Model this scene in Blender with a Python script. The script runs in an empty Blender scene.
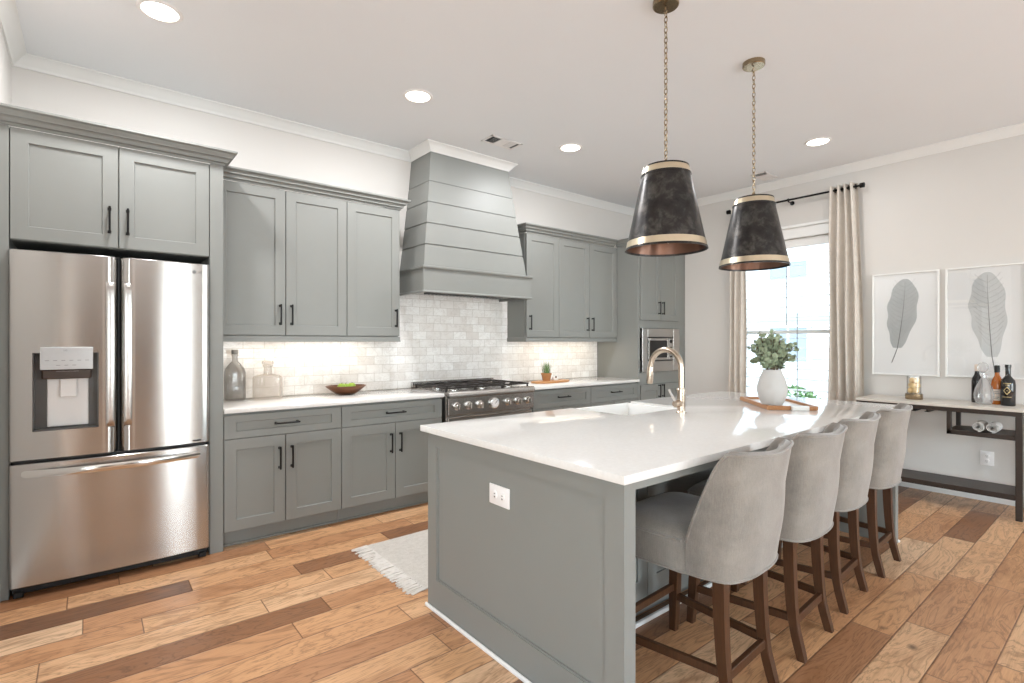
import bpy, bmesh, math, random
from mathutils import Vector, Matrix
SC = bpy.context.scene
COL = SC.collection
rnd = random.Random(7)
R = math.radians
PI = math.pi

# ------------------------------------------------------------------ camera
cam = bpy.data.objects.new('camera', bpy.data.cameras.new('camera'))
COL.objects.link(cam)
cam.location = (0, 0, 1.345)
cam.rotation_euler = (R(90), 0, R(-39.06))
cam.data.sensor_width = 36
cam.data.lens = 520.7 / 1024 * 36
cam.data.shift_y = 0.0005
cam.data.clip_start = 0.05
SC.camera = cam

# ------------------------------------------------------------------ world, sun, fill lamps, exposure
world = bpy.data.worlds.new('world')
SC.world = world
world.use_nodes = True
wn = world.node_tree
wn.nodes.clear()
w_out = wn.nodes.new('ShaderNodeOutputWorld')
w_bg = wn.nodes.new('ShaderNodeBackground')
w_sky = wn.nodes.new('ShaderNodeTexSky')
w_sky.sky_type = 'NISHITA'
w_sky.sun_disc = False
w_sky.sun_elevation = R(48)
w_sky.sun_rotation = R(200)
w_mix = wn.nodes.new('ShaderNodeMix')
w_mix.data_type = 'RGBA'
w_mix.inputs[0].default_value = 0.35
w_mix.inputs[7].default_value = (5.5, 6.2, 7.0, 1)
wn.links.new(w_sky.outputs[0], w_mix.inputs[6])
wn.links.new(w_mix.outputs[2], w_bg.inputs[0])
w_bg.inputs[1].default_value = 0.5
wn.links.new(w_bg.outputs[0], w_out.inputs[0])

def lamp(name, kind, loc, rot, energy, color=(1, 1, 1), **kw):
    d = bpy.data.lights.new(name, kind)
    d.energy = energy
    d.color = color
    for k, v in kw.items():
        setattr(d, k, v)
    o = bpy.data.objects.new(name, d)
    COL.objects.link(o)
    o.location = loc
    o.rotation_euler = rot
    return o

# sun over the house behind the window (comes from the far left, high; never enters the room)
lamp('sun', 'SUN', (-4, 6, 9), (R(-12), R(-42), 0), 1.7, (1.0, .97, .93), angle=R(1))
# fill lamps at added, unseen windows behind the camera; portal at the right window
lamp('fill_front', 'AREA', (-2.15, -4.42, 1.45), (R(90), 0, 0), 82, (.84, .93, 1.0), shape='RECTANGLE', size=1.6, size_y=2.2)
lamp('fill_front', 'AREA', (2.3, -4.42, 1.45), (R(90), 0, 0), 38, (.84, .93, 1.0), shape='RECTANGLE', size=.7, size_y=2.2)
lamp('fill_front', 'AREA', (4.5, -4.42, 1.45), (R(90), 0, 0), 56, (.84, .93, 1.0), shape='RECTANGLE', size=1.7, size_y=2.2)
lamp('fill_side', 'AREA', (-3.32, -1.4, 1.45), (R(90), 0, R(-90)), 40, (.86, .94, 1.0), shape='RECTANGLE', size=3.6, size_y=2.2)
port = lamp('window_portal', 'AREA', (6.06, 2.54, 1.455), (R(90), 0, R(90)), 1, shape='RECTANGLE', size=1.04, size_y=2.01)
port.data.cycles.is_portal = True

SC.view_settings.view_transform = 'Standard'
SC.view_settings.look = 'None'
SC.view_settings.gamma = 1.0
SC.view_settings.use_curve_mapping = False
SC.view_settings.exposure = 0.70
SC.cycles.use_denoising = True
SC.cycles.max_bounces = 8
SC.cycles.diffuse_bounces = 5
SC.cycles.sample_clamp_indirect = 6.0

# ------------------------------------------------------------------ materials
def srgb(r, g, b):
    f = lambda c: (c / 255 / 12.92) if c / 255 <= .04045 else ((c / 255 + .055) / 1.055) ** 2.4
    return (f(r), f(g), f(b), 1)

class NT:
    def __init__(s, name):
        s.m = bpy.data.materials.new(name)
        s.m.use_nodes = True
        s.t = s.m.node_tree
        s.t.nodes.clear()
        s.out = s.n('ShaderNodeOutputMaterial')
    def n(s, typ, **kw):
        x = s.t.nodes.new(typ)
        for k, v in kw.items():
            setattr(x, k, v)
        return x
    def l(s, a, b):
        s.t.links.new(a, b)
    def math(s, op, a, b=None, c=None):
        x = s.n('ShaderNodeMath', operation=op)
        for i, v in enumerate((a, b, c)):
            if v is None: continue
            if isinstance(v, (int, float)): x.inputs[i].default_value = v
            else: s.l(v, x.inputs[i])
        return x.outputs[0]
    def ramp(s, fac, stops, interp='LINEAR'):
        x = s.n('ShaderNodeValToRGB')
        e = x.color_ramp.elements
        x.color_ramp.interpolation = interp
        while len(e) > 1: e.remove(e[-1])
        e[0].position, e[0].color = stops[0]
        for p, c in stops[1:]:
            k = e.new(p); k.color = c
        s.l(fac, x.inputs[0])
        return x.outputs[0]
    def mix(s, fac, a, b, blend='MIX'):
        x = s.n('ShaderNodeMix', data_type='RGBA', blend_type=blend)
        for i, v in ((0, fac), (6, a), (7, b)):
            if isinstance(v, (int, float)): x.inputs[i].default_value = v
            elif isinstance(v, tuple): x.inputs[i].default_value = v
            else: s.l(v, x.inputs[i])
        return x.outputs[2]
    def coord(s, which='Object'):
        return s.n('ShaderNodeTexCoord').outputs[which]
    def world(s):
        return s.n('ShaderNodeNewGeometry').outputs['Position']
    def mapping(s, vec, scale=(1, 1, 1), loc=(0, 0, 0), rot=(0, 0, 0)):
        x = s.n('ShaderNodeMapping')
        x.inputs['Scale'].default_value = scale
        x.inputs['Location'].default_value = loc
        x.inputs['Rotation'].default_value = rot
        s.l(vec, x.inputs[0])
        return x.outputs[0]
    def noise(s, vec, scale=5, detail=4, rough=.5, dist=0):
        x = s.n('ShaderNodeTexNoise')
        x.inputs['Scale'].default_value = scale
        x.inputs['Detail'].default_value = detail
        x.inputs['Roughness'].default_value = rough
        x.inputs['Distortion'].default_value = dist
        s.l(vec, x.inputs[0])
        return x.outputs[0]
    def bump(s, h, strength=.1, dist=.01):
        x = s.n('ShaderNodeBump')
        x.inputs['Strength'].default_value = strength
        x.inputs['Distance'].default_value = dist
        s.l(h, x.inputs['Height'])
        return x.outputs[0]
    def bsdf(s, color=None, rough=.5, metal=0, spec=.5, normal=None, **kw):
        x = s.n('ShaderNodeBsdfPrincipled')
        for k, v in (('Base Color', color), ('Roughness', rough), ('Metallic', metal), ('Specular IOR Level', spec), ('Normal', normal), *kw.items()):
            if v is None: continue
            if isinstance(v, (int, float, tuple)): x.inputs[k].default_value = v
            else: s.l(v, x.inputs[k])
        s.l(x.outputs[0], s.out.inputs[0])
        return x

def simple(name, col, rough=.5, metal=0, spec=.5, var=.06, scale=14, bump=.03, **kw):
    t = NT(name)
    v = t.noise(t.coord(), scale, 5)
    c2 = tuple(min(1, x * (1 - var)) for x in col[:3]) + (1,)
    c1 = tuple(min(1, x * (1 + var)) for x in col[:3]) + (1,)
    c = t.mix(v, c2, c1)
    nb = t.bump(t.noise(t.coord(), scale * 12, 2), bump, .002)
    t.bsdf(c, rough, metal, spec, nb, **kw)
    return t.m

def emit(name, col, strength):
    t = NT(name)
    e = t.n('ShaderNodeEmission')
    v = t.noise(t.coord(), 8, 1)
    c = t.mix(v, col, tuple(x * .99 for x in col[:3]) + (1,))
    t.l(c, e.inputs[0])
    e.inputs[1].default_value = strength
    t.l(e.outputs[0], t.out.inputs[0])
    return t.m

def thin_glass(name, tint=(1, 1, 1, 1), rough=.02, base=.06, frost=0.0, frost_col=(1, 1, 1, 1)):
    t = NT(name)
    tr = t.n('ShaderNodeBsdfTransparent')
    v = t.noise(t.coord(), 6, 3)
    t.l(t.mix(v, tint, tuple(x * .98 for x in tint[:3]) + (1,)), tr.inputs[0])
    gl = t.n('ShaderNodeBsdfGlossy')
    gl.inputs['Roughness'].default_value = rough
    lw = t.n('ShaderNodeLayerWeight')
    lw.inputs[0].default_value = .15
    f = t.math('MULTIPLY_ADD', lw.outputs['Fresnel'], .55, base)
    mx = t.n('ShaderNodeMixShader')
    t.l(f, mx.inputs[0]); t.l(tr.outputs[0], mx.inputs[1]); t.l(gl.outputs[0], mx.inputs[2])
    last = mx.outputs[0]
    if frost:
        df = t.n('ShaderNodeBsdfTranslucent'); df.inputs[0].default_value = frost_col
        d2 = t.n('ShaderNodeBsdfDiffuse'); d2.inputs[0].default_value = frost_col
        m1 = t.n('ShaderNodeMixShader'); m1.inputs[0].default_value = .5
        t.l(df.outputs[0], m1.inputs[1]); t.l(d2.outputs[0], m1.inputs[2])
        m2 = t.n('ShaderNodeMixShader'); m2.inputs[0].default_value = frost
        t.l(last, m2.inputs[1]); t.l(m1.outputs[0], m2.inputs[2])
        last = m2.outputs[0]
    t.l(last, t.out.inputs[0])
    return t.m

def mat_floor():
    t = NT('hickory_planks')
    p = t.world()
    sep = t.n('ShaderNodeSeparateXYZ'); t.l(p, sep.inputs[0])
    X, Y = sep.outputs[0], sep.outputs[1]
    W = .168
    ry = t.math('DIVIDE', t.math('SUBTRACT', Y, .92 - 40 * W), W)
    row = t.math('FLOOR', ry)
    fy = t.math('FRACT', ry)
    wn1 = t.n('ShaderNodeTexWhiteNoise', noise_dimensions='1D'); t.l(row, wn1.inputs['W'])
    off = t.math('MULTIPLY', wn1.outputs[0], 3.7)
    # two plank lengths mixed along a row
    L = t.math('MULTIPLY_ADD', wn1.outputs[0], .55, .75)
    rx = t.math('DIVIDE', t.math('ADD', t.math('ADD', X, 20), off), L)
    px = t.math('FLOOR', rx)
    fx = t.math('FRACT', rx)
    cv = t.n('ShaderNodeCombineXYZ'); t.l(px, cv.inputs[0]); t.l(row, cv.inputs[1]); cv.inputs[2].default_value = 3.0
    wn2 = t.n('ShaderNodeTexWhiteNoise', noise_dimensions='3D'); t.l(cv.outputs[0], wn2.inputs[0])
    r = wn2.outputs[0]
    base = t.ramp(r, [(0, srgb(112, 78, 54)), (.09, srgb(146, 104, 74)), (.18, srgb(194, 144, 104)), (.5, srgb(216, 167, 122)), (.8, srgb(225, 181, 138)), (1, srgb(232, 197, 160))])
    # grain: coordinates shifted per plank, stretched along X
    sh = t.n('ShaderNodeVectorMath', operation='SCALE'); t.l(wn2.outputs[1], sh.inputs[0]); sh.inputs['Scale'].default_value = 17.0
    ad = t.n('ShaderNodeVectorMath', operation='ADD'); t.l(p, ad.inputs[0]); t.l(sh.outputs[0], ad.inputs[1])
    gv = t.mapping(ad.outputs[0], (1.0, 4.5, 1))
    g1 = t.noise(gv, 1.5, 5, .55, 1.1)
    wv = t.math('FRACT', t.math('MULTIPLY', g1, 11.0))
    rings = t.math('ABSOLUTE', t.math('SUBTRACT', wv, .5))
    rings = t.ramp(rings, [(0, (.34, .29, .25, 1)), (.13, (.82, .8, .78, 1)), (.3, (1, 1, 1, 1))])
    g2 = t.noise(t.mapping(ad.outputs[0], (3, 90, 1)), 3, 3, .6)
    blot = t.noise(t.mapping(ad.outputs[0], (1, 3.2, 1)), 2.6, 4, .6, .8)
    c = t.mix(.6, base, rings, 'MULTIPLY')
    c = t.mix(t.math('MULTIPLY', t.ramp(g2, [(.35, (1, 1, 1, 1)), (.65, (0, 0, 0, 1))]), .22), c, srgb(150, 100, 66), 'MULTIPLY')
    c = t.mix(t.ramp(blot, [(.52, (0, 0, 0, 1)), (.72, (.7, .7, .7, 1))]), c, srgb(146, 98, 62))
    # knots
    vo = t.n('ShaderNodeTexVoronoi'); vo.inputs['Scale'].default_value = 2.1
    t.l(t.mapping(ad.outputs[0], (1, 1.7, 0)), vo.inputs[0])
    k = t.math('ADD', vo.outputs['Distance'], t.math('MULTIPLY', t.math('SUBTRACT', t.noise(p, 26, 2), .5), .05))
    c = t.mix(t.ramp(k, [(.03, (.85, .85, .85, 1)), (.085, (0, 0, 0, 1))]), c, srgb(70, 42, 26))
    # seams
    sy = t.math('MINIMUM', fy, t.math('SUBTRACT', 1.0, fy))
    sx = t.math('MULTIPLY', t.math('MINIMUM', fx, t.math('SUBTRACT', 1.0, fx)), L)
    seam = t.math('MINIMUM', t.math('MULTIPLY', sy, W), sx)
    sm = t.ramp(seam, [(.0006, (0, 0, 0, 1)), (.0028, (1, 1, 1, 1))])
    c = t.mix(t.math('SUBTRACT', 1.0, sm), c, srgb(92, 60, 38))
    b1 = t.n('ShaderNodeBump'); b1.inputs['Strength'].default_value = .5; b1.inputs['Distance'].default_value = .003
    t.l(t.math('MINIMUM', seam, .006), b1.inputs['Height']); 
    b1.inputs['Distance'].default_value = .4
    b2 = t.n('ShaderNodeBump'); b2.inputs['Strength'].default_value = .12; b2.inputs['Distance'].default_value = .01
    t.l(g1, b2.inputs['Height']); t.l(b1.outputs[0], b2.inputs['Normal'])
    rgh = t.math('MULTIPLY_ADD', g1, .2, .26)
    t.bsdf(c, rgh, 0, .42, b2.outputs[0])
    return t.m

def mat_tile():
    t = NT('marble_subway_tile')
    p = t.world()
    sep = t.n('ShaderNodeSeparateXYZ'); t.l(p, sep.inputs[0])
    cv = t.n('ShaderNodeCombineXYZ'); t.l(sep.outputs[0], cv.inputs[0]); t.l(sep.outputs[2], cv.inputs[1])
    br = t.n('ShaderNodeTexBrick')
    t.l(t.mapping(cv.outputs[0], loc=(0, -.914 + .0, 0)), br.inputs['Vector'])
    br.inputs['Scale'].default_value = 1.0
    br.inputs['Brick Width'].default_value = .152
    br.inputs['Row Height'].default_value = .0762
    br.inputs['Mortar Size'].default_value = .0022
    br.inputs['Mortar Smooth'].default_value = .3
    br.inputs['Color1'].default_value = (0, 0, 0, 1)
    br.inputs['Color2'].default_value = (1, 1, 1, 1)
    br.inputs['Mortar'].default_value = (.5, .5, .5, 1)
    tone = t.ramp(br.outputs[0], [(0, srgb(226, 222, 218)), (.5, srgb(236, 234, 231)), (1, srgb(245, 244, 242))])
    n1 = t.noise(t.mapping(p, (1, 1, 1.6)), 9, 6, .6, 1.2)
    v = t.math('ABSOLUTE', t.math('SUBTRACT', n1, .5))
    vein = t.ramp(v, [(0, (.8, .8, .8, 1)), (.035, (0, 0, 0, 1))])
    c = t.mix(t.math('MULTIPLY', vein, .34), tone, srgb(172, 164, 158))
    c = t.mix(t.math('MULTIPLY', t.ramp(t.noise(p, 14, 4), [(.4, (0, 0, 0, 1)), (.75, (1, 1, 1, 1))]), .25), c, srgb(190, 178, 166))
    c = t.mix(t.math('MULTIPLY', br.outputs['Fac'], .8), c, srgb(190, 184, 176))
    h = t.math('SUBTRACT', 1.0, br.outputs['Fac'])
    wob = t.noise(p, 11, 2)
    h = t.math('ADD', h, t.math('MULTIPLY', wob, .5))
    t.bsdf(c, .16, 0, .5, t.bump(h, .35, .004))
    return t.m

def mat_steel(name, col, rough=.24, aniso=.75, rot=0.0):
    t = NT(name)
    p = t.coord()
    st = t.noise(t.mapping(p, (.5, .5, .5)), 2, 0)
    c = t.mix(st, tuple(x * .99 for x in col[:3]) + (1,), col)
    tan = t.n('ShaderNodeTangent', direction_type='RADIAL', axis='Z')
    t.bsdf(c, t.math('MULTIPLY_ADD', st, .02, rough - .01), 1.0, .5, None, Anisotropic=aniso, Tangent=tan.outputs[0], **{'Anisotropic Rotation': rot})
    return t.m

def mat_wood(name, c1, c2, rough=.45, scale=1.0, axis=2):
    t = NT(name)
    p = t.coord()
    s = [9 * scale, 9 * scale, 9 * scale]; s[axis] = 1.0 * scale
    g = t.noise(t.mapping(p, tuple(s)), 5, 5, .6, 1.2)
    f = t.noise(t.mapping(p, tuple(x * 6 for x in s)), 5, 3)
    c = t.mix(t.math('MULTIPLY_ADD', f, .35, t.math('MULTIPLY', g, .75)), c1, c2)
    t.bsdf(c, rough, 0, .4, t.bump(g, .15, .004))
    return t.m

def mat_fabric(name, c1, c2, rough=.9, weave=260, sheen=.4, fade=3.0):
    t = NT(name)
    p = t.coord()
    a = t.noise(p, fade, 5, .6, .3)
    b = t.noise(p, weave, 2)
    st = t.noise(t.mapping(p, (60, 60, 8)), 4, 3)
    f = t.math('ADD', t.math('MULTIPLY', a, .6), t.math('ADD', t.math('MULTIPLY', b, .25), t.math('MULTIPLY', st, .25)))
    c = t.mix(f, c1, c2)
    t.bsdf(c, rough, 0, .2, t.bump(b, .25, .002), **{'Sheen Weight': sheen, 'Sheen Roughness': .5})
    return t.m

def mat_quartz():
    t = NT('white_quartz')
    p = t.world()
    n = t.noise(p, 60, 4)
    m = t.noise(p, 2.5, 5, .6, 1)
    c = t.mix(n, srgb(218, 215, 211), srgb(232, 230, 227))
    c = t.mix(t.math('MULTIPLY', t.ramp(m, [(.5, (0, 0, 0, 1)), (.7, (1, 1, 1, 1))]), .15), c, srgb(214, 210, 205))
    t.bsdf(c, .09, 0, .5)
    return t.m

def mat_shade():
    t = NT('aged_black_metal')
    p = t.coord()
    a = t.noise(p, 16, 6, .65, .4)
    b = t.noise(p, 5, 4, .6)
    f = t.math('MULTIPLY_ADD', b, .5, t.math('MULTIPLY', a, .6))
    c = t.ramp(f, [(.35, srgb(26, 25, 25)), (.55, srgb(56, 54, 53)), (.75, srgb(104, 100, 96))])
    t.bsdf(c, t.math('MULTIPLY_ADD', a, .25, .2), .75, .5, t.bump(a, .08, .004))
    return t.m

def mat_rug():
    t = NT('ivory_woven_wool')
    p = t.world()
    w = t.n('ShaderNodeTexWave', wave_type='BANDS', bands_direction='X'); w.inputs['Scale'].default_value = 55
    w.inputs['Distortion'].default_value = 2; w.inputs['Detail'].default_value = 2
    t.l(p, w.inputs[0])
    n = t.noise(p, 40, 4)
    d = t.n('ShaderNodeTexVoronoi'); d.inputs['Scale'].default_value = 9; t.l(p, d.inputs[0])
    c = t.mix(n, srgb(196, 188, 178), srgb(224, 218, 210))
    c = t.mix(t.math('MULTIPLY', t.ramp(t.noise(p, 120, 3), [(.55, (0, 0, 0, 1)), (.7, (1, 1, 1, 1))]), .35), c, srgb(150, 140, 128))
    t.bsdf(c, .95, 0, .1, t.bump(t.math('ADD', w.outputs[0], n), .5, .004))
    return t.m

M = {}
M['floor'] = mat_floor()
M['tile'] = mat_tile()
M['wall'] = simple('wall_paint_warm_white', srgb(212, 208, 203), .75, var=.015, scale=3, bump=.04)
M['ceiling'] = simple('ceiling_paint', srgb(234, 236, 238), .85, var=.012, scale=3)
M['trim'] = simple('white_trim_paint', srgb(232, 231, 228), .4, var=.01)
M['cab'] = simple('grey_green_cabinet_paint', srgb(130, 131, 127), .48, var=.03, scale=4, bump=.02)
M['cab_dark'] = simple('dark_cabinet_gap', srgb(34, 36, 35), .7)
M['black'] = simple('matte_black_metal', srgb(26, 25, 24), .42, .6, var=.1)
M['blackpl'] = simple('black_plastic', srgb(18, 18, 18), .5)
M['steel'] = mat_steel("brushed_stainless_steel", srgb(188, 185, 181), .21, .95, 0.25)
M['steel_h'] = mat_steel('brushed_steel_range', srgb(186, 182, 178), .25, .5)
M['recess'] = simple('dark_recess_metal', srgb(92, 90, 88), .35, .6)
M['spout'] = simple('brown_plastic', srgb(70, 56, 48), .4)
M['panel_silver'] = simple('satin_silver_panel', srgb(188, 188, 188), .4, .5)
M['chrome'] = simple('polished_chrome', srgb(214, 212, 208), .12, 1, var=.02)
M['nickel'] = simple('champagne_bronze_metal', srgb(206, 190, 172), .24, 1, var=.05)
M['brass'] = simple('pale_brass_band', srgb(220, 206, 180), .28, 1, var=.08, scale=30)
M['brass_old'] = simple('antique_brass', srgb(160, 142, 116), .2, 1, var=.12, scale=30)
M['copper'] = simple('copper_lining', srgb(118, 90, 76), .3, .9, var=.2, scale=8)
M['shade'] = mat_shade()
M['quartz'] = mat_quartz()
M['ceramic'] = simple('white_fireclay', srgb(240, 239, 236), .15, var=.01)
M['stoolfab'] = mat_fabric('taupe_velvet_slipcover', srgb(64, 59, 54), srgb(164, 156, 147), fade=7.0)
M['stoolwood'] = mat_wood('walnut_stained_leg', srgb(34, 20, 12), srgb(92, 58, 34))
M['console'] = mat_wood('espresso_wood', srgb(34, 27, 23), srgb(62, 51, 44), .4, 1, 1)
M['console_top'] = simple('pale_stone_top', srgb(205, 198, 188), .35, var=.06, scale=8)
M['doorwood'] = mat_wood('brown_stained_door', srgb(48, 32, 22), srgb(84, 58, 40), .4, .5, 2)
M['grey_rod'] = simple('grey_tilt_rod', srgb(150, 150, 148), .5)
M['boardwood'] = mat_wood('honey_oak', srgb(158, 104, 60), srgb(206, 152, 98), .4, 1.2, 0)
M['traywood'] = mat_wood('acacia_tray', srgb(132, 86, 52), srgb(192, 138, 92), .35, 1.2, 0)
M['bowlwood'] = mat_wood('dark_walnut_bowl', srgb(66, 38, 22), srgb(120, 76, 46), .3, 1.4, 0)
M['marble'] = simple('white_marble', srgb(224, 221, 216), .25, var=.05, scale=12)
M['curtain'] = mat_fabric('oatmeal_curtain', srgb(182, 173, 162), srgb(224, 216, 206), .9, 90, .1, 14)
M['white_pl'] = simple('white_plastic', srgb(234, 231, 229), .35, var=.01)
M['lens'] = emit('lit_lamp_lens', (1, .93, .82, 1), 6)
M['strip'] = emit('lit_led_strip', (1, .86, .70, 1), 2)
M['bulb'] = simple('frosted_bulb', srgb(225, 215, 200), .3)
M['glass'] = thin_glass('clear_glass')
M['win_glass'] = thin_glass('window_glass', (.97, 1, .99, 1), .0, .02)
M['jug_grey'] = thin_glass('smoky_seeded_glass', (.88, .87, .86, 1), .08, .05, .22, srgb(150, 147, 143))
M['jug_clear'] = thin_glass('milky_clear_glass', (.97, .96, .95, 1), .06, .03, .3, srgb(222, 214, 206))
M['crystal'] = thin_glass('cut_crystal', (.97, .97, .97, 1), .03, .14, .2, srgb(240, 240, 240))
M['darkbottle'] = simple('black_bottle_glass', srgb(16, 15, 16), .08, 0, .7, bump=0)
M['amber'] = simple('amber_liquor_bottle', srgb(176, 96, 30), .1, 0, .6, var=.2, scale=20, bump=0)
M['label_w'] = simple('cream_paper_label', srgb(222, 206, 192), .6)
M['label_g'] = simple('gold_foil_mark', srgb(196, 176, 130), .4, .6)
M['apple'] = simple('green_apple_skin', srgb(140, 170, 60), .3, var=.18, scale=9)
M['stem'] = simple('brown_stem', srgb(92, 70, 44), .7)
M['leaf'] = mat_fabric('eucalyptus_leaf', srgb(52, 70, 50), srgb(188, 198, 166), .55, 40, .1, 30)
M['grass'] = mat_fabric('grass_blade', srgb(60, 92, 46), srgb(120, 146, 92), .6, 40, .1, 9)
M['terracotta'] = simple('terracotta', srgb(168, 116, 70), .7, var=.15)
M['vase'] = simple('matte_white_ribbed_ceramic', srgb(186, 182, 178), .55, var=.03, scale=20, bump=.2)
M['cream'] = simple('cream_wood_ball', srgb(236, 206, 150), .5, var=.12, scale=30)
M['rug'] = mat_rug()
M['fringe'] = mat_fabric('ivory_fringe_cotton', srgb(200, 193, 184), srgb(228, 222, 214), .95, 200, .1)
M['paper'] = simple('white_art_paper', srgb(240, 240, 239), .7, var=.01)
M['inkdark'] = mat_fabric('grey_feather_ink', srgb(150, 154, 154), srgb(204, 207, 206), .8, 60, 0, 6)
M['inklight'] = mat_fabric('pale_feather_ink', srgb(184, 187, 187), srgb(220, 222, 221), .8, 60, 0, 6)
M['inkline'] = simple('feather_quill_ink', srgb(118, 118, 116), .8)
M['towel'] = mat_fabric('patterned_napkin', srgb(120, 118, 116), srgb(252, 250, 246), .9, 60, 0, 30)
M['iron'] = simple('cast_iron', srgb(44, 38, 35), .5, .3, var=.15)
M['oven_glass'] = simple('black_oven_glass', srgb(14, 14, 15), .06, 0, .6, bump=0)
M['siding'] = simple('white_siding', srgb(226, 230, 232), .8, var=.02)
M['ext_glass'] = simple('blue_reflecting_pane', srgb(150, 165, 178), .3, 0, .4)
M['ext_trim'] = simple('pale_teal_trim', srgb(178, 192, 192), .7)
M['concrete'] = simple('pale_concrete', srgb(206, 204, 198), .9)
M['bush'] = mat_fabric('bush_leaf', srgb(70, 104, 62), srgb(140, 170, 120), .8, 20, 0, 5)

# ------------------------------------------------------------------ mesh helpers
class B:
    def __init__(s):
        s.bm = bmesh.new()
    def box(s, x0, x1, y0, y1, z0, z1, bev=0.0, seg=1):
        vs = [s.bm.verts.new((x, y, z)) for x in (x0, x1) for y in (y0, y1) for z in (z0, z1)]
        f = [(0, 1, 3, 2), (4, 6, 7, 5), (0, 4, 5, 1), (2, 3, 7, 6), (0, 2, 6, 4), (1, 5, 7, 3)]
        fs = [s.bm.faces.new([vs[i] for i in q]) for q in f]
        if bev > 0:
            ed = list({e for q in fs for e in q.edges})
            bmesh.ops.bevel(s.bm, geom=ed, offset=bev, segments=seg, affect='EDGES', profile=.5, clamp_overlap=True)
        return s
    def hexa(s, lo, hi, bev=0.0):
        """lo / hi: four (x,y,z) corners each, same winding."""
        a = [s.bm.verts.new(v) for v in lo]; b = [s.bm.verts.new(v) for v in hi]
        fs = [s.bm.faces.new(a[::-1]), s.bm.faces.new(b)]
        for i in range(4):
            j = (i + 1) % 4
            fs.append(s.bm.faces.new((a[i], a[j], b[j], b[i])))
        if bev > 0:
            ed = list({e for q in fs for e in q.edges})
            bmesh.ops.bevel(s.bm, geom=ed, offset=bev, segments=1, affect='EDGES', profile=.5, clamp_overlap=True)
        return s
    def rings(s, rings, closed=True, cap0=True, cap1=True):
        vr = [[s.bm.verts.new(p) for p in r] for r in rings]
        n = len(rings[0])
        for a, b in zip(vr, vr[1:]):
            for i in range(n if closed else n - 1):
                j = (i + 1) % n
                s.bm.faces.new((a[i], a[j], b[j], b[i]))
        if cap0 and closed: s.bm.faces.new(vr[0][::-1])
        if cap1 and closed: s.bm.faces.new(vr[-1])
        return vr
    def lathe(s, prof, c=(0, 0, 0), n=32, cap0=True, cap1=True, axis='Z', sx=1, sy=1):
        rings = []
        for r, z in prof:
            q = []
            for i in range(n):
                a = 2 * PI * i / n
                u, v = r * math.cos(a) * sx, r * math.sin(a) * sy
                p = {'Z': (u, v, z), 'Y': (u, z, -v), 'X': (z, u, v)}[axis]
                q.append((c[0] + p[0], c[1] + p[1], c[2] + p[2]))
            rings.append(q)
        s.rings(rings, True, cap0, cap1)
        return s
    def tube(s, pts, r, n=8, cap=True, closed=False):
        pts = [Vector(p) for p in pts]
        rr = r if isinstance(r, (list, tuple)) else [r] * len(pts)
        rings = []
        up = None
        N = len(pts)
        for i, p in enumerate(pts):
            if closed: d = pts[(i + 1) % N] - pts[i - 1]
            else: d = pts[min(i + 1, N - 1)] - pts[max(i - 1, 0)]
            d.normalize()
            if up is None:
                up = Vector((0, 0, 1)) if abs(d.z) < .9 else Vector((1, 0, 0))
            side = d.cross(up); side.normalize()
            up = side.cross(d); up.normalize()
            rings.append([tuple(p + (side * math.cos(2 * PI * k / n) + up * math.sin(2 * PI * k / n)) * rr[i]) for k in range(n)])
        if closed: rings.append(rings[0])
        s.rings(rings, True, cap and not closed, cap and not closed)
        return s
    def sweep(s, path, prof, closed=False):
        """path: 2-D points (x,y); prof: (outward offset, z) pairs; mitred, open ended. outward = right of travel."""
        P = [Vector(p) for p in path]
        n = len(P)
        rows = []
        for i in range(n):
            if closed or 0 < i < n - 1:
                a = (P[i] - P[i - 1]).normalized(); b = (P[(i + 1) % n] - P[i]).normalized()
                na = Vector((a.y, -a.x)); nb = Vector((b.y, -b.x))
                m = na + nb
                m = m / max(m.dot(na), .2)
            else:
                d = (P[1] - P[0]) if i == 0 else (P[-1] - P[-2])
                d.normalize(); m = Vector((d.y, -d.x))
            rows.append([(P[i].x + m.x * o, P[i].y + m.y * o, z) for o, z in prof])
        if closed: rows.append(rows[0])
        s.rings(rows, True, not closed, not closed)
        return s
    def prism(s, poly, z0, z1, bev=0):
        a = [s.bm.verts.new((x, y, z0)) for x, y in poly]; b = [s.bm.verts.new((x, y, z1)) for x, y in poly]
        n = len(poly)
        fs = [s.bm.faces.new(a[::-1]), s.bm.faces.new(b)]
        for i in range(n):
            j = (i + 1) % n
            fs.append(s.bm.faces.new((a[i], a[j], b[j], b[i])))
        if bev:
            ed = list({e for q in fs[:2] for e in q.edges})
            bmesh.ops.bevel(s.bm, geom=ed, offset=bev, segments=2, affect='EDGES', profile=.5, clamp_overlap=True)
        return s
    def ball(s, c, r, seg=16, sc=(1, 1, 1)):
        mt = Matrix.Translation(c) @ Matrix.Diagonal((r * sc[0], r * sc[1], r * sc[2], 1))
        bmesh.ops.create_uvsphere(s.bm, u_segments=seg, v_segments=max(6, seg * 2 // 3), radius=1, matrix=mt)
        return s
    def xform(s, mt):
        bmesh.ops.transform(s.bm, matrix=mt, verts=s.bm.verts)
        return s

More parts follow.
